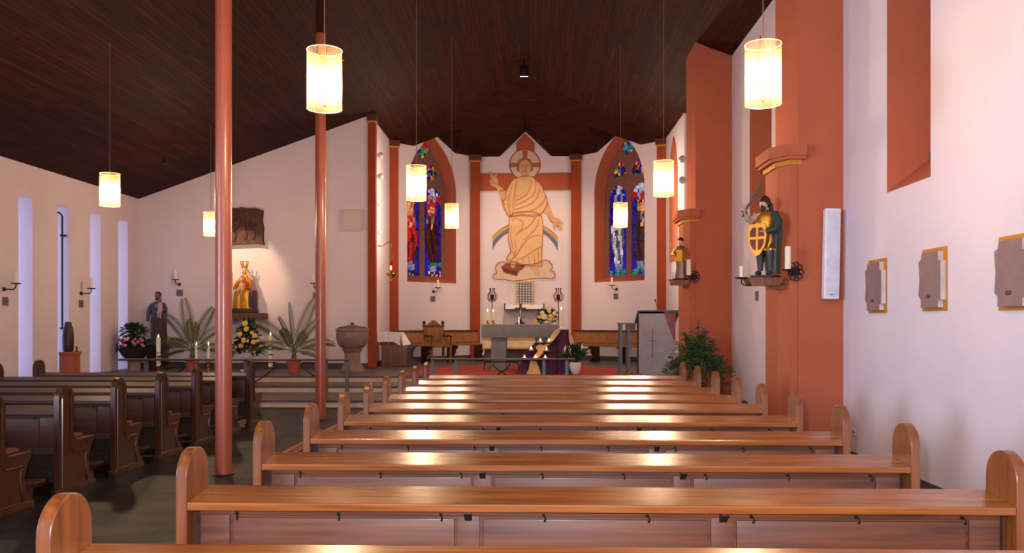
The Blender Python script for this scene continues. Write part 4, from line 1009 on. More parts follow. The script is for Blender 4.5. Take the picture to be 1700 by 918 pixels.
rail(gxr(200), gxr(578), [gxr(243), gxr(408), gxr(541), gxr(576)], [(gxr(266), 1), (gxr(418), 1), (gxr(540), -1)], zr, 'long dark kneeling rail on grey posts before the left side chapel')
rail(gxr(715), gxr(953), [gxr(718), gxr(757), gxr(903), gxr(941)], [(gxr(805), 1), (gxr(860), -1)], zr+.02, 'shorter dark kneeling rail on grey posts before the altar')

# ================================================================ CARPETS
cm_ = mat('red_carpet', (172, 50, 32), .95, var=.08, scale=30)
mb = MB(); mb.prism([(-3.0, 18.3), (2.4, 18.3), (1.95, 20.9), (1.1, 22.4), (-1.9, 22.4), (-2.9, 20.6)], (ZC, ZC+.012), 2); tag(mb.build('altar_carpet', cm_, None, 0), 'plain red carpet on the chancel floor around the altar', 'carpet')
t = thing('patterned_rug', 'dark red patterned rug on the stone floor beside the rear column', 'rug', (0, 0, 0))
mb = MB(); mb.box((-3.05, 9.7, .0), (-1.8, 14.6, .012)); mb.build('field', mat('rug_field', (112, 40, 40), .95, var=.3, scale=12), t, 0)
mb = MB()
for a_, b_ in (((-3.0, 9.75), (-2.94, 14.55)), ((-2.86, 9.9), (-2.83, 14.4)), ((-3.0, 9.75), (-1.85, 9.8)), ((-1.9, 9.75), (-1.85, 14.55))): mb.box((*a_, .012), (*b_, .0145))
for k in range(30): y = 10+k*.15; mb.box((-2.925, y, .012), (-2.875, y+.06, .0145))
mb.build('border', mat('rug_border', (170, 120, 90), .95), t, 0)

# ================================================================ CHOIR BENCHES
def bench(name, P0, P1, lab, supports, h=.93, seat=.5):
    P0 = Vector((*P0, 0)); P1 = Vector((*P1, 0)); u = (P1-P0); L = u.length; rz = math.atan2(u.y, u.x)
    t = thing(name, lab, 'bench', (P0.x, P0.y, ZC), rz)
    mb = MB(); mb.prism([(0.02, .40), (.06, .40), (.10, h), (.04, h)], (0, L), 0); o = mb.build('backrest', choir_z, t, 0)   # wall side is +y after flip
    return t, L
def choir(P0, P1, lab, sup, h=.93, seat=.52, dep=.5):
    P0 = Vector((*P0, 0)); P1 = Vector((*P1, 0)); u = P1-P0; L = u.length; rz = math.atan2(u.y, u.x)
    t = thing('choir_bench', lab, 'bench', (P0.x, P0.y, ZC), rz)      # local: x along, -y towards the altar, back at y=0
    mb = MB(); mb.prism([(-.02, seat-.02), (.02, seat-.02), (.08, h-.04), (.04, h-.04)], (0, L), 0); o = mb.build('backrest', choir_z, t, 0)
    n = max(2, round(L/.62)); pw = L/n
    for k in range(n):
        q = MB(); M_ = TR(0, 0, 0); x0, x1 = k*pw+.05, (k+1)*pw-.05
        q.add([(x0, -.018-.012, seat+.06), (x1, -.018-.012, seat+.06), (x1, .03, h-.1), (x0, .03, h-.1), (x0, 0, seat+.06), (x1, 0, seat+.06), (x1, .045, h-.1), (x0, .045, h-.1)], [(0, 1, 2, 3), (0, 1, 5, 4), (2, 3, 7, 6), (1, 2, 6, 5), (3, 0, 4, 7)]); q.build('back_panel', choir_z, o, 0)
    mb = MB(); mb.box((-.02, .0, h-.04), (L+.02, .12, h), bev=.008); mb.build('top_rail', walnut_x, t)
    mb = MB(); mb.box((-.03, -dep, seat-.04), (L+.03, .02, seat), bev=.01); mb.build('seat', choir_z, t)
    for s_ in sup:
        q = MB(); q.prism([(-dep+.05, seat-.04), (.0, seat-.04), (.0, 0), (-dep+.1, 0), (-dep+.1, .05), (-dep+.2, .1), (-dep+.22, .2), (-dep+.14, .3), (-dep+.16, .36), (-dep+.07, .40)], (s_*L-.035, s_*L+.035), 0); q.build('support', choir_z if False else walnut_z, t, 0)
    return t
choir((-3.9, 23.5), (-3.2, 24.18), 'short oak choir bench with panelled back, left of the carved armchair', (.10, .92))
choir((-2.66, 24.71), (-1.75, 25.6), 'short oak choir bench with panelled back, between armchair and altar', (.08, .90))
choir((1.15, 25.7), (3.55, 23.3), 'oak choir bench with panelled back along the right diagonal apse wall', (.30, .62, .97), seat=.50)
# presider chair
t = thing('presider_chair', 'carved oak armchair with crested back and ball finials between the two left choir benches', 'chair', (-2.84, 24.32, ZC), .62); zt = 1.12
mb = MB(); sc_ = [(-.33, .5), (.33, .5), (.33, 1.08), (.25, 1.08), (.18, 1.10), (.11, 1.17), (.05, 1.21), (0, 1.22), (-.05, 1.21), (-.11, 1.17), (-.18, 1.10), (-.25, 1.08), (-.33, 1.08)]
mb.prism(sc_, (.2, .25), 1); o = mb.build('backrest', choir_z, t, 0); q = MB(); q.box((-.25, .185, .6), (.25, .2, 1.0), bev=.006); q.build('back_panel', choir_z, o)
mb = MB(); mb.box((-.35, .18, 1.04), (.35, .27, 1.07)); mb.build('moulding', walnut_x, o)
for x in (-.31, .31):
    q = MB(); q.ball((x, .225, 1.15), .055); q.lathe([(.03, 1.08), (.02, 1.11)], 10, TR(x, .225, 0)); q.build('finial', walnut_x, t)
    q = MB(); q.tube([(x, .2, .78), (x, 0, .76), (x, -.2, .77), (x, -.28, .74)], .028, 8); q.tube([(x, -.24, .74), (x, -.24, .48)], .022, 8); q.build('armrest', walnut_x, t)
    for y in (-.22, .2): q = MB(); q.box((x-.03, y-.03, 0), (x+.03, y+.03, .46)); q.build('leg', choir_z, t, 0)
mb = MB(); mb.box((-.34, -.28, .44), (.34, .25, .5), bev=.012); mb.build('seat', choir_z, t)
# credence cabinet with cloth
yc = 21.95; c0, c1 = on_y(633, 560, yc), on_y(676, 560, yc); ht = on_y(640, 551, yc).z-ZC
t = thing('credence_cabinet', 'panelled wooden credence cabinet with a scrolled side left of the choir bench', 'cabinet', (c0.x, yc, ZC)); w_ = c1.x-c0.x
mb = MB(); mb.box((0, 0, 0), (w_, .5, ht*.62), bev=.01); mb.build('body', sandstone if False else wood('pale_oak', (130, 92, 70), (104, 70, 52), 2, .6, 0), t)
for k in (0, 1):
    q = MB(); x0 = .06+k*(w_/2-.02); q.box((x0, -.015, .08), (x0+w_/2-.1, 0, ht*.62-.08), bev=.006); q.build('panel', MT['pale_oak'], t)
mb = MB(); mb.prism([(w_, 0), (w_+.2, 0), (w_+.26, .06), (w_+.12, .2), (w_+.08, .35), (w_+.14, .48), (w_+.24, .56), (w_, .56)], (.05, .45), 1); mb.build('scrolled_side', walnut_z, t, 0)
mb = MB(); mb.box((-.05, .1, ht*.62), (.1, .4, ht-.03)); mb.box((-.08, -.02, ht-.04), (w_*.72, .5, ht-.012)); mb.build('table_top', choir_z, t, 0)
t2 = thing('white_altar_cloth', 'white linen cloth hanging over the credence cabinet', 'cloth', (c0.x, yc, ZC))
mb = MB(); x0, x1 = -.1, w_*.72+.02; n = 24; vs = []; fs = []
for i in range(n+1):
    x = x0+(x1-x0)*i/n; y = -.035-.006*math.sin(i*1.1); vs += [(x, .5, ht-.008), (x, y, ht-.008), (x, y-.012, ht-.26-(.10 if i > n*.7 else 0)*((i/n-.7)/.3))]
for i in range(n):
    for k in (0, 1): fs.append((3*i+k, 3*i+3+k, 3*i+4+k, 3*i+1+k))
mb.add(vs, fs); o = mb.build('cloth_front', cloth_w, t2, 60); o.modifiers.new('th', 'SOLIDIFY').thickness = .006
mb = MB(); mb.add([(x1, -.04, ht-.008), (x1+.0, .5, ht-.008), (x1+.2, .45, ht-.32), (x1+.14, .1, ht-.38), (x1+.07, -.06, ht-.36)], [(0, 1, 2, 3, 4)]); o = mb.build('cloth_side', cloth_w, t2, 0); o.modifiers.new('th', 'SOLIDIFY').thickness = .006

# ================================================================ FONT
fx = on_y(585, 600, 19.4).x; t = thing('baptismal_font', 'round stone baptismal font with a low lid beside the side chapel', 'font', (fx, 19.4, ZC)); hf = on_y(585, 544, 19.4).z-ZC
mb = MB(); mb.lathe([(.27, 0), (.28, .06), (.25, .12), (.2, .2), (.18, .3), (.18, .45), (.21, .50), (.24, .53), (.22, .56)], 8, TR(0, 0, 0, PI/8)); mb.build('pedestal', sandstone, t, 20)
mb = MB(); mb.lathe([(.2, .55), (.25, .57), (.33, .66), (.37, .8), (.37, hf-.12), (.35, hf-.09), (.38, hf-.08), (.38, hf-.02), (.34, hf-.01), (.3, hf-.01)], 28); mb.build('bowl', sandstone, t)
mb = MB(); mb.lathe([(.33, hf-.01), (.33, hf+.01), (.2, hf+.04), (.05, hf+.06), (.03, hf+.08), (.04, hf+.1), (.01, hf+.13)], 24); mb.build('lid', mat('font_lid', (96, 74, 64), .6, .3), t)
mb = MB(); mb.box((-.05, -.01, hf+.1), (.05, .01, hf+.115)); mb.build('lid_handle', iron, t)

# ================================================================ LECTERN
yl = 18.7; a0, a1 = on_y(1061, 515, yl), on_y(1123, 618, yl); t = thing('lectern', 'grey stone lectern with red wedge inlay on the chancel floor', 'lectern', (a0.x, yl, ZC)); w_ = a1.x-a0.x; h = a0.z-ZC
lg = mat('lectern_stone', (168, 164, 176), .6, var=.1, scale=5)
mb = MB(); mb.prism([(0, 0), (w_*.84, 0), (w_*.99, h*.42), (w_*.66, h-.03), (0, h-.03)], (0, .07), 1); o = mb.build('front_slab', lg, t, 0)
mb = MB(); mb.prism([(w_*.97, h*.5), (w_*.66, h-.03), (w_*.98, h-.03)], (0.002, .07), 1); mb.build('red_inlay', mat('lectern_red', (150, 88, 98), .6), t, 0)
mb = MB(); mb.box((0, .07, 0), (w_*.84, .42, h*.8)); mb.build('rear_body', mat('lectern_dark', (60, 46, 42), .7), t, 0)
mb = MB(); mb.prism([(-.0, h-.03), (.5, h-.25), (.5, h-.29), (0, h-.07)], (-.04, w_+.06), 0); mb.box((-.04, -.02, h-.03), (w_+.08, .06, h)); mb.build('book_rest', steel, t, 0)
mb = MB(); cxp = w_*.35; mb.tube([(cxp, -.012, h*.28), (cxp, -.012, h*.72)], .012, 6); mb.tube([(cxp-.06, -.012, h*.53), (cxp+.06, -.012, h*.53)], .009, 6); mb.tube([(cxp, -.012, h*.36), (cxp+.2, -.012, h*.34), (w_*.9, -.012, h*.42)], .004, 5); mb.lathe([(.03, 0), (.03, .008)], 12, TR(cxp, -.006, h*.3, 0, PI/2)); mb.build('cross_relief', mat('lectern_pink', (176, 110, 116), .5), o)
mb = MB(); xm = w_*.5; mb.tube([(xm, .05, h), (xm, .03, h+.03), (xm-.03, .02, h+.12), (xm-.05, 0, h+.2)], .006, 6); mb.ball((xm-.055, -.005, h+.22), (.022, .022, .035)); mb.lathe([(.03, h), (.03, h+.01)], 10, TR(xm+.02, .05, 0)); tag(mb.build('microphone', brass), 'small gooseneck microphone on top of the lectern', 'microphone').location = (a0.x, yl, ZC)
b0, b1 = on_y(1029, 536, yl-.1), on_y(1042, 618, yl-.1); t = thing('steel_side_table', 'narrow grey steel framed stand left of the lectern', 'stand', (b0.x, yl-.1, ZC)); h2 = b0.z-ZC; w2 = b1.x-b0.x
for x, y in ((0, 0), (w2, 0), (0, .4), (w2, .4)):
    mb = MB(); mb.box((x-.0, y-.02, 0), (x+.055, y+.02, h2-.03)); mb.build('leg', steel, t, 0)
mb = MB(); mb.box((-.02, -.04, h2-.03), (w2+.2, .46, h2)); mb.build('table_top', steel, t, 0)
mb = MB(); mb.box((w2-.02, .02, h2-.16), (w2+.18, .3, h2-.031)); mb.build('shelf_box', choir_z, t, 0)

# ================================================================ PLANTS
def frond(parent, base, az, el, L, m_, droop=.55, ll=.25, n=30):
    base = Vector(base); pts = []; d = Vector((math.cos(az)*math.cos(el), math.sin(az)*math.cos(el), math.sin(el))); hd = Vector((math.cos(az), math.sin(az), 0))
    for i in range(n+1):
        t_ = i/n; pts.append(base+d*L*t_+Vector((0, 0, -droop*L*t_*t_*math.cos(el)))+hd*0)
    mb = MB(); mb.tube(pts, [.011*(1-.8*i/n) for i in range(n+1)], 5); side = Vector((-math.sin(az), math.cos(az), 0)); tw = random.uniform(.85, 1.25); nrm = d.cross(side).normalized(); side = side*math.cos(tw)+nrm*math.sin(tw); fn = d.cross(side)
    for i in range(5, n+1):
        t_ = i/n; l_ = ll*math.sin(PI*min(1, .18+t_*.75))**.7*L; tan = (pts[min(i+1, n)]-pts[i-1]).normalized()
        for s_ in (-1, 1):
            dd = tan*.85+side*s_*.62+fn*.1; leaf_quad(mb, pts[i], dd, fn, l_, .022, .12)
    return mb.build('frond', m_, parent, 0)
def palm(px, py_base, Y, lab, fr, pot_r=.16, pot_h=.3, stem=.15):
    p = on_y(px, 600, Y); t = thing('potted_palm', lab, 'plant', (p.x, Y, ZC), 0, 'palms in terracotta pots')
    mb = MB(); mb.lathe([(pot_r*.7, 0), (pot_r*.95, pot_h-.06), (pot_r*1.05, pot_h-.06), (pot_r*1.08, pot_h), (pot_r*.9, pot_h), (pot_r*.85, pot_h-.04)], 20); mb.build('pot', terra, t)
    mb = MB(); mb.lathe([(.001, pot_h-.04), (pot_r*.88, pot_h-.04)], 16); mb.build('soil', soilm, t)
    mb = MB(); mb.lathe([(.05, pot_h-.05), (.06, pot_h+.05), (.035, pot_h+stem+.05)], 10); mb.build('trunk', palm_g, t)
    for az, el, L in fr: frond(t, (0, 0, pot_h+stem), az, el, L, palm_g)
D = math.radians
palm(319, 0, 20.0, 'palm in a terracotta pot left of the nearer round column', [(D(180), D(62), 1.35), (D(200), D(38), 1.2), (D(165), D(18), 1.05), (D(205), D(82), 1.35), (D(20), D(70), 1.35), (D(-10), D(50), 1.35), (D(15), D(25), 1.0), (D(100), D(60), 1.1), (D(280), D(70), 1.0), (D(230), D(45), .8), (D(320), D(35), .8)])
palm(488, 0, 19.2, 'palm in a terracotta pot between the two round columns', [(D(178), D(52), 1.55), (D(190), D(32), 1.15), (D(165), D(84), 1.2), (D(5), D(72), 1.55), (D(-8), D(60), 1.3), (D(10), D(38), 1.1), (D(-20), D(20), .9), (D(160), D(68), 1.1), (D(250), D(60), .9), (D(290), D(45), .8), (D(80), D(50), 1.0)])
# pink flowering plant in basket on pedestal
p = on_y(216, 600, 19.9); p.x += .1; t = thing('pink_flower_basket', 'pink flowering plant in a dark basket on a stone block near the left wall', 'plant', (p.x, 19.9, ZC))
mb = MB(); mb.lathe([(.16, 0), (.14, .05), (.14, .22), (.17, .24)], 14); mb.build('pedestal', sandstone, t)
mb = MB(); mb.lathe([(.15, .24), (.28, .38), (.36, .52), (.33, .52), (.22, .4)], 18); mb.build('basket', mat('dark_basket', (44, 34, 28), .9, bump=.4, scale=30), t)
mb = MB(); bush(mb, (0, 0, .58), (.42, .28, .2), 240, .13, .06); bush(mb, (0, 0, .92), (.26, .2, .16), 90, .16, .06, .1); mb.tube([(0, 0, .5), (0, 0, .95)], .01, 5); mb.build('foliage', leaf_d, t, 0)
for k in range(22):
    a_ = random.uniform(-.36, .36); z = .68+random.uniform(-.1, .1); m_ = lpink if abs(a_) < .09 else pink; blossom(t, (a_, -.26-random.uniform(0, .04), z), random.uniform(.028, .048), m_, (a_, -1, .4))
# yellow arrangement on white stand
p = on_y(411, 600, 19.9); t = thing('yellow_flower_arrangement', 'tall arrangement of yellow flowers on a white stand below the Madonna', 'flowers', (p.x, 19.9, ZC))
mb = MB(); mb.lathe([(.16, 0), (.16, .03), (.07, .05), (.07, .3), (.15, .33), (.15, .36)], 16); mb.build('stand', white_p, t)
mb = MB(); bush(mb, (0, 0, .52), (.42, .25, .18), 220, .14, .045); bush(mb, (0, 0, .8), (.26, .18, .3), 190, .13, .04); 
for k in range(12):
    a_ = random.uniform(-.25, .4); mb.tube([(0, 0, .6), (a_*.4, 0, 1.0), (a_*.5, -.05, 1.22+random.uniform(-.1, .1))], .005, 4); leaf_quad(mb, (a_*.4, 0, 1.0), (a_*.3, 0, 1), (0, 1, 0), .3, .06, -.05)
mb.build('foliage', leaf_d, t, 0)
for px, py, r in ((407, 537, .075), (409, 546, .07), (398, 555, .07), (423, 557, .07), (405, 565, .07), (421, 568, .07), (411, 566, .045), (400, 574, .07), (384, 568, .06), (433, 575, .05), (414, 582, .055), (422, 583, .05), (391, 577, .04), (428, 566, .045), (418, 552, .05)):
    q = on_y(px, py, 19.65); blossom(t, (q.x-p.x, q.y-19.9, q.z-ZC), r, yel)
# fern by pillar
p = on_y(1155, 600, 15.9); t = thing('asparagus_fern', 'bushy green fern on a stand at the foot of the far pillar', 'plant', (p.x, 15.7, .13)); 
zb = on_y(1155, 610, 15.7).z-.13
mb = MB(); mb.box((-.14, -.14, 0), (.14, .14, zb-.28), bev=.02); mb.build('stand', walnut_z, t)
mb = MB(); mb.lathe([(.1, zb-.28), (.16, zb-.05), (.17, zb), (.14, zb)], 16); mb.build('pot', terra, t)
mb = MB()
for k in range(170):
    a_ = random.uniform(0, 2*PI); el = random.uniform(.1, 1.45); L = random.uniform(.4, .72); hd = Vector((math.cos(a_), math.sin(a_)*.7, 0)); pts = []
    for i in range(9):
        t_ = i/8; pts.append(Vector((0, 0, zb))+hd*L*math.cos(el)*1.1*t_+Vector((0, 0, L*(.3+math.sin(el))*t_-.55*L*math.cos(el)*t_**2*1.8)))
    mb.tube(pts, .003, 4)
    for i in range(2, 9):
        for j in range(5):
            leaf_quad(mb, pts[i]+Vector((random.uniform(-.02, .02), random.uniform(-.02, .02), random.uniform(-.02, .02))), (random.uniform(-1, 1), random.uniform(-1, 1), random.uniform(-.3, 1)), (0, -.7, .7), .085, .026)
mb.build('fronds', fern_g, t, 0)

# ================================================================ CHAPEL CANDLES
def bands(t, z0, hh):
    pass
def paschal_extra(green):
    def f(t):
        for k, (z, c_) in enumerate(((.40, (30, 90, 70)), (.52, (40, 110, 80)), (.62, (180, 60, 50)))) if green else enumerate(((.34, (60, 40, 40)),)):
            mb = MB(); mb.lathe([(.0525, z), (.0525, z+.035)], 14); mb.build('wax_band', mat('band%s' % str(c_), c_, .5), t)
        if not green:
            mb = MB(); mb.tube([(.062*math.cos(k*.6), .062*math.sin(k*.6), .12+k*.011) for k in range(36)], .008, 5); mb.build('spiral_holder', iron, t)
    return f
p = on_y(263, 600, 19.6); candle(p.x, 19.6, ZC, .05, .66, 'thick lit white candle in a black spiral holder before the dark statue', 'brass', .14, .05, extra=paschal_extra(False), cname='tall_candle')
p = on_y(449, 600, 19.2); candle(p.x, 19.2, ZC, .05, .72, 'thick lit candle with green and red bands right of the yellow flowers', 'brass', .14, .05, extra=paschal_extra(True), cname='tall_candle')
for px, d_ in ((326, 'left of the pair beside the nearer column'), (346, 'right of the pair beside the nearer column')):
    p = on_y(px, 600, 19.8); candle(p.x, 19.8, ZC, .034, .38, 'slender lit candle on a shaped brass candlestick, '+d_, 'brass', .24, .06, grp='brass candlesticks of the side chapel', cname='brass_candlestick')

# ================================================================ STATUES
def head(mb, c, r, M=None): mb.ball(c, (r*.8, r*.88, r*1.08), 16, M); mb.ball((c[0], c[1]-r*.86, c[2]-r*.05), (r*.13, r*.2, r*.22), 8, M); mb.lathe([(r*.42, c[2]-r*1.5), (r*.4, c[2]-r*.6)], 10, (M or Matrix()) @ TR(c[0], c[1], 0))
def hand(mb, p, d, s=1, M=None):
    p = Vector(p); d = Vector(d).normalized(); sd = d.cross(Vector((0, 0, 1))); sd = sd.normalized() if sd.length > .1 else Vector((1, 0, 0)); mb.ball(p, (.022*s, .018*s, .026*s), 10, M)
    for k in range(4): q = p+sd*(k-1.5)*.011*s; l_ = (.045, .052, .05, .04)[k]*s; mb.tube([q, q+d*l_*.5, q+d*l_+Vector((0, -.006*s, -.008*s))], [.006*s, .0055*s, .004*s], 6, M)
    mb.tube([p+sd*-.018*s, p+sd*-.032*s+d*.02*s, p+sd*-.03*s+d*.034*s], [.007*s, .006*s, .004*s], 6, M)
# --- Joseph with child
p = on_y(262, 600, 20.5); t = thing('pedestal', 'dark wooden pedestal under the dark robed statue', 'pedestal', (p.x, 20.5, ZC)); hp_ = on_y(262, 574, 20.5).z-ZC
mb = MB(); mb.box((-.27, -.22, 0), (.27, .22, .08), bev=.02); mb.box((-.2, -.17, .08), (.2, .17, hp_-.06), bev=.01); mb.build('body', walnut_z, t)
mb = MB(); mb.box((-.27, -.22, hp_-.06), (.27, .22, hp_), bev=.015); mb.build('cornice', walnut_x, t)
t = thing('saint_statue', 'dark statue of a robed bearded saint holding a child, on a wooden pedestal', 'statue', (p.x, 20.5, ZC+hp_)); hs = on_y(262, 484, 20.5).z-ZC-hp_
S_ = hs/1.36
def R3(l): return [tuple(v*S_ for v in r) for r in l]
rb = mat('saint_robe', (72, 46, 40), .7, var=.25, scale=8); rbb = mat('saint_tunic', (66, 70, 92), .7, var=.2, scale=8)
mb = MB(); mb.box((-.24*S_, -.16*S_, 0), (.24*S_, .16*S_, .05*S_), bev=.01); mb.build('base', rb, t)
mb = MB(); mb.loft(R3([(.05, 0, 0, .19, .14), (.3, 0, 0, .16, .12), (.6, 0, 0, .165, .12), (.8, 0, 0, .15, .12), (.95, 0, 0, .17, .12), (1.06, 0, 0, .16, .1), (1.11, 0, 0, .07, .06)]), 36, None, .06, 9); mb.build('tunic', rbb, t)
mb = MB(); mb.loft(R3([(.08, .09, .02, .13, .15), (.4, .08, .01, .13, .14), (.7, .08, 0, .14, .14), (.95, .05, .03, .17, .12), (1.08, .03, .04, .13, .08)]), 32, None, .08, 8); mb.loft(R3([(.06, -.04, .01, .14, .15), (.4, -.03, .0, .13, .13), (.62, -.02, -.01, .14, .13), (.74, 0, 0, .12, .1)]), 30, None, .08, 7); mb.build('cloak', rb, t)
mb = MB(); mb.tube(R3([(-.15, 0, 1.03), (-.21, -.02, .88), (-.22, -.06, .72), (-.22, -.08, .62)]), [v*S_ for v in (.055, .06, .05, .04)], 10); mb.build('sleeve', rbb, t); mb = MB(); mb.tube(R3([(.15, 0, 1.03), (.19, -.06, .9), (.1, -.14, .82)]), [v*S_ for v in (.055, .055, .04)], 10); mb.build('sleeve', rbb, t)
mb = MB(); hand(mb, [v*S_ for v in (-.23, -.09, .58)], (0, -.2, -1), 1.1*S_); mb.build('hand', skin, t); mb = MB(); hand(mb, [v*S_ for v in (.08, -.16, .84)], (-1, 0, .1), 1.1*S_); mb.build('hand', skin, t)
mb = MB(); head(mb, (0, -.01*S_, 1.25*S_), .085*S_); mb.build('head', mat('dark_flesh', (132, 92, 76), .6), t)
mb = MB(); mb.ball((0, .015*S_, 1.28*S_), (.082*S_, .085*S_, .085*S_), 14); mb.ball((0, -.055*S_, 1.18*S_), (.045*S_, .04*S_, .05*S_), 10); mb.build('hair', hairm, t)
mb = MB(); M_ = TR(.12*S_, -.14*S_, .84*S_, 0, 0, 0, S_); mb.loft([(0, 0, 0, .05, .05), (.12, 0, 0, .06, .05), (.22, 0, 0, .055, .04), (.25, 0, 0, .02, .02)], 16, M_, .04); mb.tube([(0, -.02, .03), (-.03, -.05, -.04), (-.04, -.03, -.14)], [.03, .025, .018], 8, M_); mb.tube([(.03, -.02, .03), (.03, -.05, -.05), (.02, -.03, -.15)], [.03, .025, .018], 8, M_); mb.tube([(-.05, 0, .2), (-.09, -.03, .13), (-.1, -.03, .2)], [.02, .018, .014], 8, M_)
ch = mb.build('child', mat('child_robe', (186, 150, 136), .6), t); mb = MB(); head(mb, (0, 0, .31), .055, M_); mb.build('child_head', mat('dark_flesh', (132, 92, 76)), ch)
# --- Madonna enthroned on shelf
sa, sb = on_y(379, 520, YW), on_y(445, 530, YW); t = thing('stone_shelf', 'brown stone shelf on the white wall carrying the Madonna', 'shelf', (0, YW, 0))
mb = MB(); mb.box((sa.x, -.55, sb.z), (sb.x, 0, sa.z), bev=.01); mb.build('slab', mat('shelf_stone', (112, 70, 62), .8, var=.1), t)
mb = MB(); mb.box((sa.x+.15, -.3, sb.z-.1), (sa.x+.22, 0, sb.z)); mb.box((sb.x-.22, -.3, sb.z-.1), (sb.x-.15, 0, sb.z)); mb.build('support', plaster, t)
YM = YW-.28; pm = on_y(406, 519, YM); t = thing('madonna_statue', 'gilded crowned Madonna enthroned with child, lit on the wall shelf', 'statue', (pm.x, YM, sa.z+.002)); hm = on_y(406, 433, YM).z-sa.z; S_ = hm/1.2
mb = MB(); mb.box((-.26*S_, -.2*S_, 0), (.26*S_, .2*S_, .1*S_), bev=.01); mb.build('base', dark_wood, t)
mb = MB(); mb.box((-.2*S_, -.02*S_, .1*S_), (.24*S_, .18*S_, .52*S_), bev=.015); mb.build('throne', mat('throne_red', (92, 34, 24), .6), t)
mb = MB(); mb.loft(R3([(.1, -.02, -.1, .20, .12), (.25, -.02, -.1, .19, .12), (.42, -.01, -.1, .19, .13), (.5, 0, -.04, .19, .16)]), 40, None, .09, 10); mb.build('gown', gold, t)
mb = MB(); mb.loft(R3([(.12, .14, -.06, .07, .11), (.3, .15, -.04, .06, .1), (.48, .14, -.02, .07, .12)]), 20, None, .1, 6); mb.loft(R3([(.12, -.19, -.05, .04, .09), (.4, -.18, -.02, .05, .09), (.5, -.16, 0, .06, .1)]), 16, None, .1, 5); mb.build('mantle_lining', mat('mantle_blue', (34, 42, 84), .5), t)
mb = MB(); mb.loft(R3([(.45, 0, 0, .18, .13), (.6, 0, 0, .13, .1), (.75, 0, 0, .125, .09), (.84, 0, 0, .09, .07), (.88, 0, 0, .045, .045)]), 30, None, .08, 8)
mb.tube(R3([(-.1, 0, .79), (-.16, -.04, .66), (-.18, -.12, .56), (-.17, -.17, .56)]), [v*S_ for v in (.04, .045, .045, .03)], 10); mb.tube(R3([(.1, 0, .79), (.17, -.04, .64), (.15, -.12, .56), (.08, -.16, .58)]), [v*S_ for v in (.04, .05, .045, .03)], 10); mb.build('mantle', gold, t)
mb = MB(); mb.loft(R3([(.58, .02, -.11, .1, .03), (.7, 0, -.11, .09, .03), (.82, 0, -.08, .05, .02)]), 14); mb.build('bodice', mat('bodice_red', (168, 42, 26), .5), t)
mb = MB(); head(mb, (0, -.02*S_, .97*S_), .075*S_); mb.build('head', mat('bright_flesh', (232, 180, 130), .5), t)
mb = MB(); hand(mb, [v*S_ for v in (-.18, -.19, .57)], (.2, -1, .3), S_); mb.build('hand', MT['bright_flesh'], t); mb = MB(); hand(mb, [v*S_ for v in (.08, -.18, .58)], (-1, 0, 0), S_); mb.build('hand', MT['bright_flesh'], t)
mb = MB(); mb.loft(R3([(.76, .06, .03, .13, .07), (.86, .03, .04, .1, .06), (.97, .01, .02, .085, .075), (1.05, 0, 0, .06, .06)]), 20, None, .05, 7); mb.build('veil', mat('veil_white', (226, 200, 160), .5), t)
mb = MB(); mb.lathe([(.065*S_, 1.02*S_), (.07*S_, 1.08*S_), (.066*S_, 1.08*S_), (.06*S_, 1.02*S_)], 20)
for k in range(6):
    a_ = 2*PI*k/6+.52; mb.tube([(.068*S_*math.cos(a_), .068*S_*math.sin(a_), 1.07*S_), (.08*S_*math.cos(a_), .08*S_*math.sin(a_), 1.13*S_), (.085*S_*math.cos(a_), .085*S_*math.sin(a_), 1.16*S_)], [.01*S_, .014*S_, .006*S_], 6); mb.ball((.085*S_*math.cos(a_), .085*S_*math.sin(a_), 1.175*S_), .016*S_, 8)
mb.build('crown', gold, t)
mb = MB(); mb.tube(R3([(-.19, -.19, .5), (-.22, -.19, .88)]), .008*S_, 6); mb.ball([v*S_ for v in (-.22, -.19, .9)], .02*S_, 8); mb.build('sceptre', gold, t)
M_ = TR(.0, -.2*S_, .5*S_, 0, 0, 0, S_); mb = MB(); mb.loft([(0, 0, 0, .075, .05), (.1, 0, 0, .06, .045), (.17, 0, .01, .055, .04), (.2, 0, .01, .02, .02)], 16, M_, .06); mb.tube([(-.04, -.02, .03), (-.06, -.07, 0), (-.06, -.06, -.1)], [.035, .028, .018], 8, M_); mb.tube([(.04, -.02, .03), (.03, -.07, 0), (.02, -.06, -.1)], [.035, .028, .018], 8, M_); mb.tube([(.05, 0, .15), (.09, -.04, .12), (.1, -.06, .16)], [.02, .016, .012], 8, M_)
ch = mb.build('child', mat('child_cloth', (222, 170, 110), .5), t); mb = MB(); head(mb, (0, 0, .25), .05, M_); mb.build('child_head', mat('bright_flesh', (232, 180, 130)), ch)

# --- soldier saint on the near pillar
def corbel(name, x, y, z, lab, s=1, xin=3.05):
    t = thing(name, lab, 'bracket', (x, y, z)); mb = MB(); mb.prism([(-.19*s, -.1), (.15*s, -.1), (.17*s, -.06), (.19*s, 0), (-.24*s, 0), (-.22*s, -.05)], (-.14*s, .14*s), 1); mb.build('wooden_corbel', oak_z, t, 0)
    mb = MB(); mb.box((.05*s, -.02, -.14), (max(.1, xin-x+.04), .16*s, -.1)); mb.build('support_arm', oak_z, t, 0)
    return t
XS, YS = 2.86, YP1+.06; zf = on_y(1272, 461, YS).z
corbel('statue_corbel', XS, YS+.02, zf, 'wooden corbel under the soldier saint on the near pillar', 1, 3.1)
t = thing('soldier_saint_statue', 'painted soldier saint raising a sword with a gold shield on the near pillar', 'statue', (XS, YS, zf+.002), D(-38)); S_ = 1.0; hh = 1.04
grn = mat('cloak_green', (42, 62, 52), .55, var=.15, scale=8); armr = mat('armour_grey', (78, 76, 76), .4, .5); crim = mat('crimson', (120, 24, 26), .6)
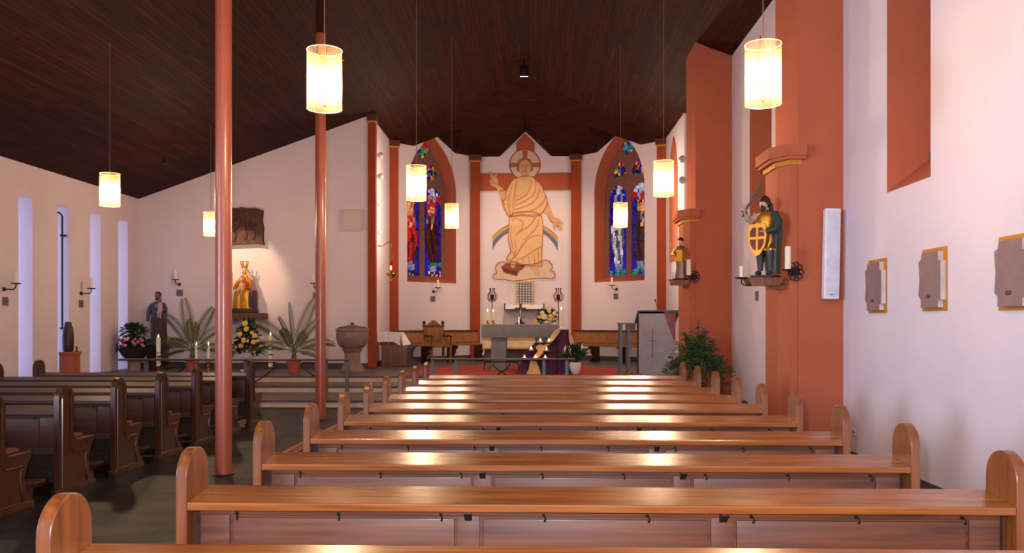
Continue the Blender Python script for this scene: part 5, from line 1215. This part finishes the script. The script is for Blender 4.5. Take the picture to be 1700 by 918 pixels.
mb = MB(); mb.box((-.15, -.12, 0), (.15, .12, .03), bev=.01); mb.build('base', mat('statue_base', (58, 50, 46), .7), t)
for s_ in (-1, 1): mb = MB(); mb.tube([(s_*.055, -.0, .5), (s_*.06, -.03, .32), (s_*.06, -.01, .27), (s_*.065, .0, .08)], [.06, .048, .05, .03], 12); mb.ball((s_*.07, -.05, .055), (.035, .075, .03), 12); mb.build('leg', armr, t)
mb = MB(); mb.loft([(.34, 0, 0, .12, .09), (.4, 0, 0, .115, .09), (.5, 0, 0, .1, .08), (.56, 0, 0, .095, .075)], 28, None, .08, 10); mb.build('skirt', crim, t)
mb = MB(); mb.loft([(.33, 0, 0, .126, .095), (.355, 0, 0, .124, .094)], 28, None, .1, 10); mb.tube([(.09, -.06, .56), (.11, -.09, .44), (.07, -.1, .36)], [.02, .025, .01], 8); mb.build('gold_trim', gold, t)
mb = MB(); mb.loft([(.52, 0, 0, .09, .07), (.62, 0, 0, .105, .08), (.74, 0, 0, .115, .08), (.8, 0, 0, .09, .065), (.83, 0, 0, .04, .04)], 24); mb.build('gold_cuirass', gold, t)
mb = MB(); mb.loft([(.05, .07, .07, .09, .07), (.2, .06, .07, .1, .075), (.4, .06, .07, .11, .08), (.55, .06, .07, .12, .08), (.7, .05, .06, .13, .08), (.8, .03, .04, .12, .07), (.84, .0, .03, .07, .05)], 32, None, .07, 8)
mb.tube([(.11, .0, .79), (.17, -.02, .68), (.15, -.09, .58), (.06, -.14, .56)], [.055, .06, .05, .035], 12); mb.build('green_cloak', grn, t)
mb = MB(); mb.tube([(-.11, 0, .78), (-.17, -.06, .70), (-.19, -.12, .74), (-.2, -.14, .79)], [.045, .04, .034, .026], 12); mb.build('raised_arm', mat('sleeve_grey', (176, 150, 134), .6), t)
mb = MB(); head(mb, (-.01, -.02, .91), .062); mb.build('head', skin, t); mb = MB(); hand(mb, (-.2, -.15, .81), (.3, -.1, 1), 1.0); mb.build('hand', skin, t); mb = MB(); hand(mb, (.05, -.16, .56), (-1, 0, 0), 1.0); mb.build('hand', skin, t)
mb = MB(); mb.ball((-.01, -.05, .86), (.035, .035, .045), 10); mb.build('beard', hairm, t)
mb = MB(); mb.loft([(.90, -.0, .02, .066, .066), (.95, -.005, .0, .07, .075), (.99, -.005, 0, .055, .06), (1.02, 0, 0, .015, .02)], 18); mb.tube([(.0, .05, .97), (.03, .09, .9), (.05, .09, .82)], [.03, .035, .02], 8); mb.build('dark_cap', hairm, t)
mb = MB(); mb.tube([(-.23, -.17, .75), (-.18, -.13, .88), (-.10, -.08, 1.0), (-.045, -.05, 1.1), (-.01, -.04, 1.22)], [.011, .016, .02, .017, .003], 8); mb.tube([(-.245, -.14, .83), (-.16, -.17, .80)], .009, 6); mb.build('sword', mat('sword_steel', (112, 108, 108), .35, .8), t)
sh = [(-.115, .62), (-.08, .665), (-.05, .655), (0, .67), (.05, .655), (.08, .665), (.115, .62), (.12, .5), (.1, .38), (.04, .28), (0, .26), (-.04, .28), (-.1, .38), (-.12, .5)]
M_ = TR(-.035, -.19, 0, 0, -.05); mb = MB(); mb.prism(sh, (0, .03), 1, M_); o = mb.build('shield', gold, t, 0)
mb = MB()
for sx in (-1, 1):
    mb.prism([(sx*.018, .5), (sx*.018, .61), (sx*.06, .61), (sx*.085, .57), (sx*.09, .5)], (-.012, -.001), 1, M_); mb.prism([(sx*.018, .465), (sx*.09, .465), (sx*.078, .40), (sx*.05, .35), (sx*.018, .33)], (-.012, -.001), 1, M_)
mb.build('crimson_fields', crim, o, 0)
# side candles at the near pillar
def iron_candle(px, Y, zt, zb, lab, r=.037):
    p = on_y(px, zb, Y-.16); h = on_y(px, zt, Y-.16).z-p.z
    t = thing('ornate_candle_bracket', lab, 'candle holder', (p.x, Y, p.z), 0, 'thick candles on scrolled iron brackets')
    mb = MB(); mb.lathe([(.02, -.02), (.06, -.01), (.065, .0), (.03, .0)], 14, TR(0, -.16, 0)); mb.tube([(0, -.16, -.01), (.03, -.14, -.06), (.06, -.08, -.06), (.12, -.01, -.02)], .01, 6)
    for k in range(9):
        a_ = 2*PI*k/9; c_ = (.13+.07*math.cos(a_), -.02, -.02+.09*math.sin(a_)); mb.tube([(c_[0]+.03*math.cos(b_*.9), c_[1]-.004*b_, c_[2]+.03*math.sin(b_*.9)) for b_ in range(8)], .007, 5)
    mb.lathe([(.04, 0), (.05, .015)], 12, TR(.13, 0, -.02, 0, PI/2)); mb.build('scrolled_iron', iron, t)
    mb = MB(); mb.lathe([(r, 0), (r, h-.01), (r*.9, h), (.004, h-.008)], 16, TR(0, -.16, 0)); c = mb.build('wax_candle', wax, t); mb = MB(); mb.tube([(0, -.16, h-.01), (0, -.16, h+.02)], .003, 5); mb.build('wick', iron, c)
iron_candle(1308, YP1, 409, 447, 'thick white candle on a black scrolled bracket right of the soldier saint')
iron_candle(1143.5, YP2, 431, 457, 'thick white candle on a black scrolled bracket beside the small silver statue', .045)
def arm_candle(px, py, Y, xt, lab):
    p = on_y(px, py, Y); t = thing('wall_candle_holder', lab, 'candle holder', p, 0); mb = MB()
    mb.lathe([(.02, -.01), (.075, 0), (.08, .012), (.03, .005)], 14); mb.tube([(0, 0, -.01), (.0, 0, -.06), (.03, 0, -.085), (xt-p.x-.04, 0, -.085), (xt-p.x, 0, -.075)], .009, 6); mb.box((xt-p.x-.01, -.03, -.1), (xt-p.x+.01, .03, -.05)); mb.build('iron_arm', iron, t)
    mb = MB(); mb.lathe([(.026, .002), (.026, .15), (.004, .155)], 12); mb.build('wax_candle', wax, t)
arm_candle(1231, 462, YS, XS-.2, 'small white candle on an iron arm left of the soldier saint')
# small silver statue on the far pillar
XF, YF = 2.82, YP2+.05; zf2 = on_y(1131, 465, YF).z
corbel('statue_corbel', XF, YF+.02, zf2, 'wooden corbel under the small silver statue on the far pillar', .85, 2.95)
t = thing('silver_saint_statue', 'small silver and gold robed statue on the far pillar', 'statue', (XF, YF, zf2+.002), D(-30)); S_ = .8
sr = mat('silvered_robe', (120, 104, 96), .4, .5, var=.2, scale=10)
mb = MB(); mb.box((-.13, -.1, 0), (.13, .1, .03), bev=.01); mb.build('base', iron, t)
mb = MB(); mb.loft(R3([(.04, 0, 0, .14, .11), (.3, .01, 0, .11, .09), (.55, 0, 0, .12, .09), (.72, 0, 0, .13, .09), (.8, 0, 0, .1, .07), (.84, 0, 0, .04, .04)]), 32, None, .08, 8); mb.build('robe', sr, t)
mb = MB(); mb.loft(R3([(.45, .0, -.02, .13, .1), (.6, .01, -.02, .12, .09), (.72, 0, -.02, .12, .085)]), 24, None, .08, 6); mb.tube(R3([(-.12, 0, .74), (-.17, -.06, .62), (-.1, -.13, .6)]), [.035, .035, .025], 10); mb.tube(R3([(.12, 0, .74), (.17, -.06, .62), (.1, -.13, .6)]), [.035, .035, .025], 10); mb.build('gold_mantle', gold, t)
mb = MB(); head(mb, (0, -.01, .92*S_), .055); mb.build('head', skin, t)
for s_ in (-1, 1): mb = MB(); hand(mb, (s_*.08, -.12, .6*S_), (-s_*.5, -1, .4), .8); mb.build('hand', skin, t)
mb = MB(); mb.loft([(.76, 0, .01, .05, .055), (.8, 0, 0, .055, .06), (.83, 0, 0, .02, .02)], 14); mb.build('hat', iron, t)
mb = MB(); mb.tube([(-.15, -.14, .05), (-.15, -.14, .75)], .008, 6); mb.build('staff', gold, t)
arm_candle(1116, 465, YF, XF-.16, 'small white candle on an iron arm left of the silver statue')
# small tiles below pillar statues
for (px, py, Y, X, dd) in ((1257, 492, 0, XR, 'soldier saint'), ):
    pass
for lab, loc in (('small grey square tile on the wall below the candle of the soldier saint', on_x(1257.5, 491, XR)), ('small grey square tile on the apse side below the silver statue', on_x(1133, 491, 3.72))):
    o = dup(tl0, loc, -PI/2, lab)

# ================================================================ THINGS IN THE SECOND SLOT WINDOW
ya, yb_ = slots[2]; ym = (ya+yb_)/2
p = on_x(101, 590, XL-.05)
t = thing('terracotta_plinth', 'orange terracotta plinth at the second slot window', 'plinth', (XL+.13, ya+.25, 0)); mb = MB(); mb.box((-.12, -.2, 0), (.12, .2, .86), bev=.01); mb.box((-.12, -.22, .86), (.14, .22, .92), bev=.01); mb.build('block', mat('plinth_terracotta', (170, 92, 66), .8), t)
mb = MB(); mb.lathe([(.09, 0), (.11, .05), (.115, .3), (.10, .5), (.07, .56), (.07, .62), (.05, .64)], 18); t = tag(mb.build('dark_jar', mat('jar_wood', (56, 34, 28), .5)), 'tall dark brown jar on the terracotta plinth in the slot window', 'jar'); t.location = (XL+.12, ya+.2, .921)
mb = MB(); mb.lathe([(.03, 0), (.04, .02), (.02, .05), (.03, .1), (.02, .12)], 12); t = tag(mb.build('brass_bell', brass), 'small brass bell beside the dark jar', 'bell'); t.location = (XL+.2, ya+.38, .921)
mb = MB(); pz_ = on_x(100, 346, XL-.1).z; mb.tube([(XL-.3, ya+.1, 3.92), (XL-.12, yb_-.16, 3.90), (XL-.08, yb_-.13, 3.84), (XL-.08, yb_-.13, 1.4)], .02, 8); mb.box((XL-.12, yb_-.15, 1.4), (XL-.05, yb_-.0, 1.44)); mb.box((XL-.12, yb_-.15, 3.4), (XL-.05, yb_-.0, 3.44)); tag(mb.build('drain_pipe', iron), 'thin black pipe bending down inside the second slot window', 'pipe')
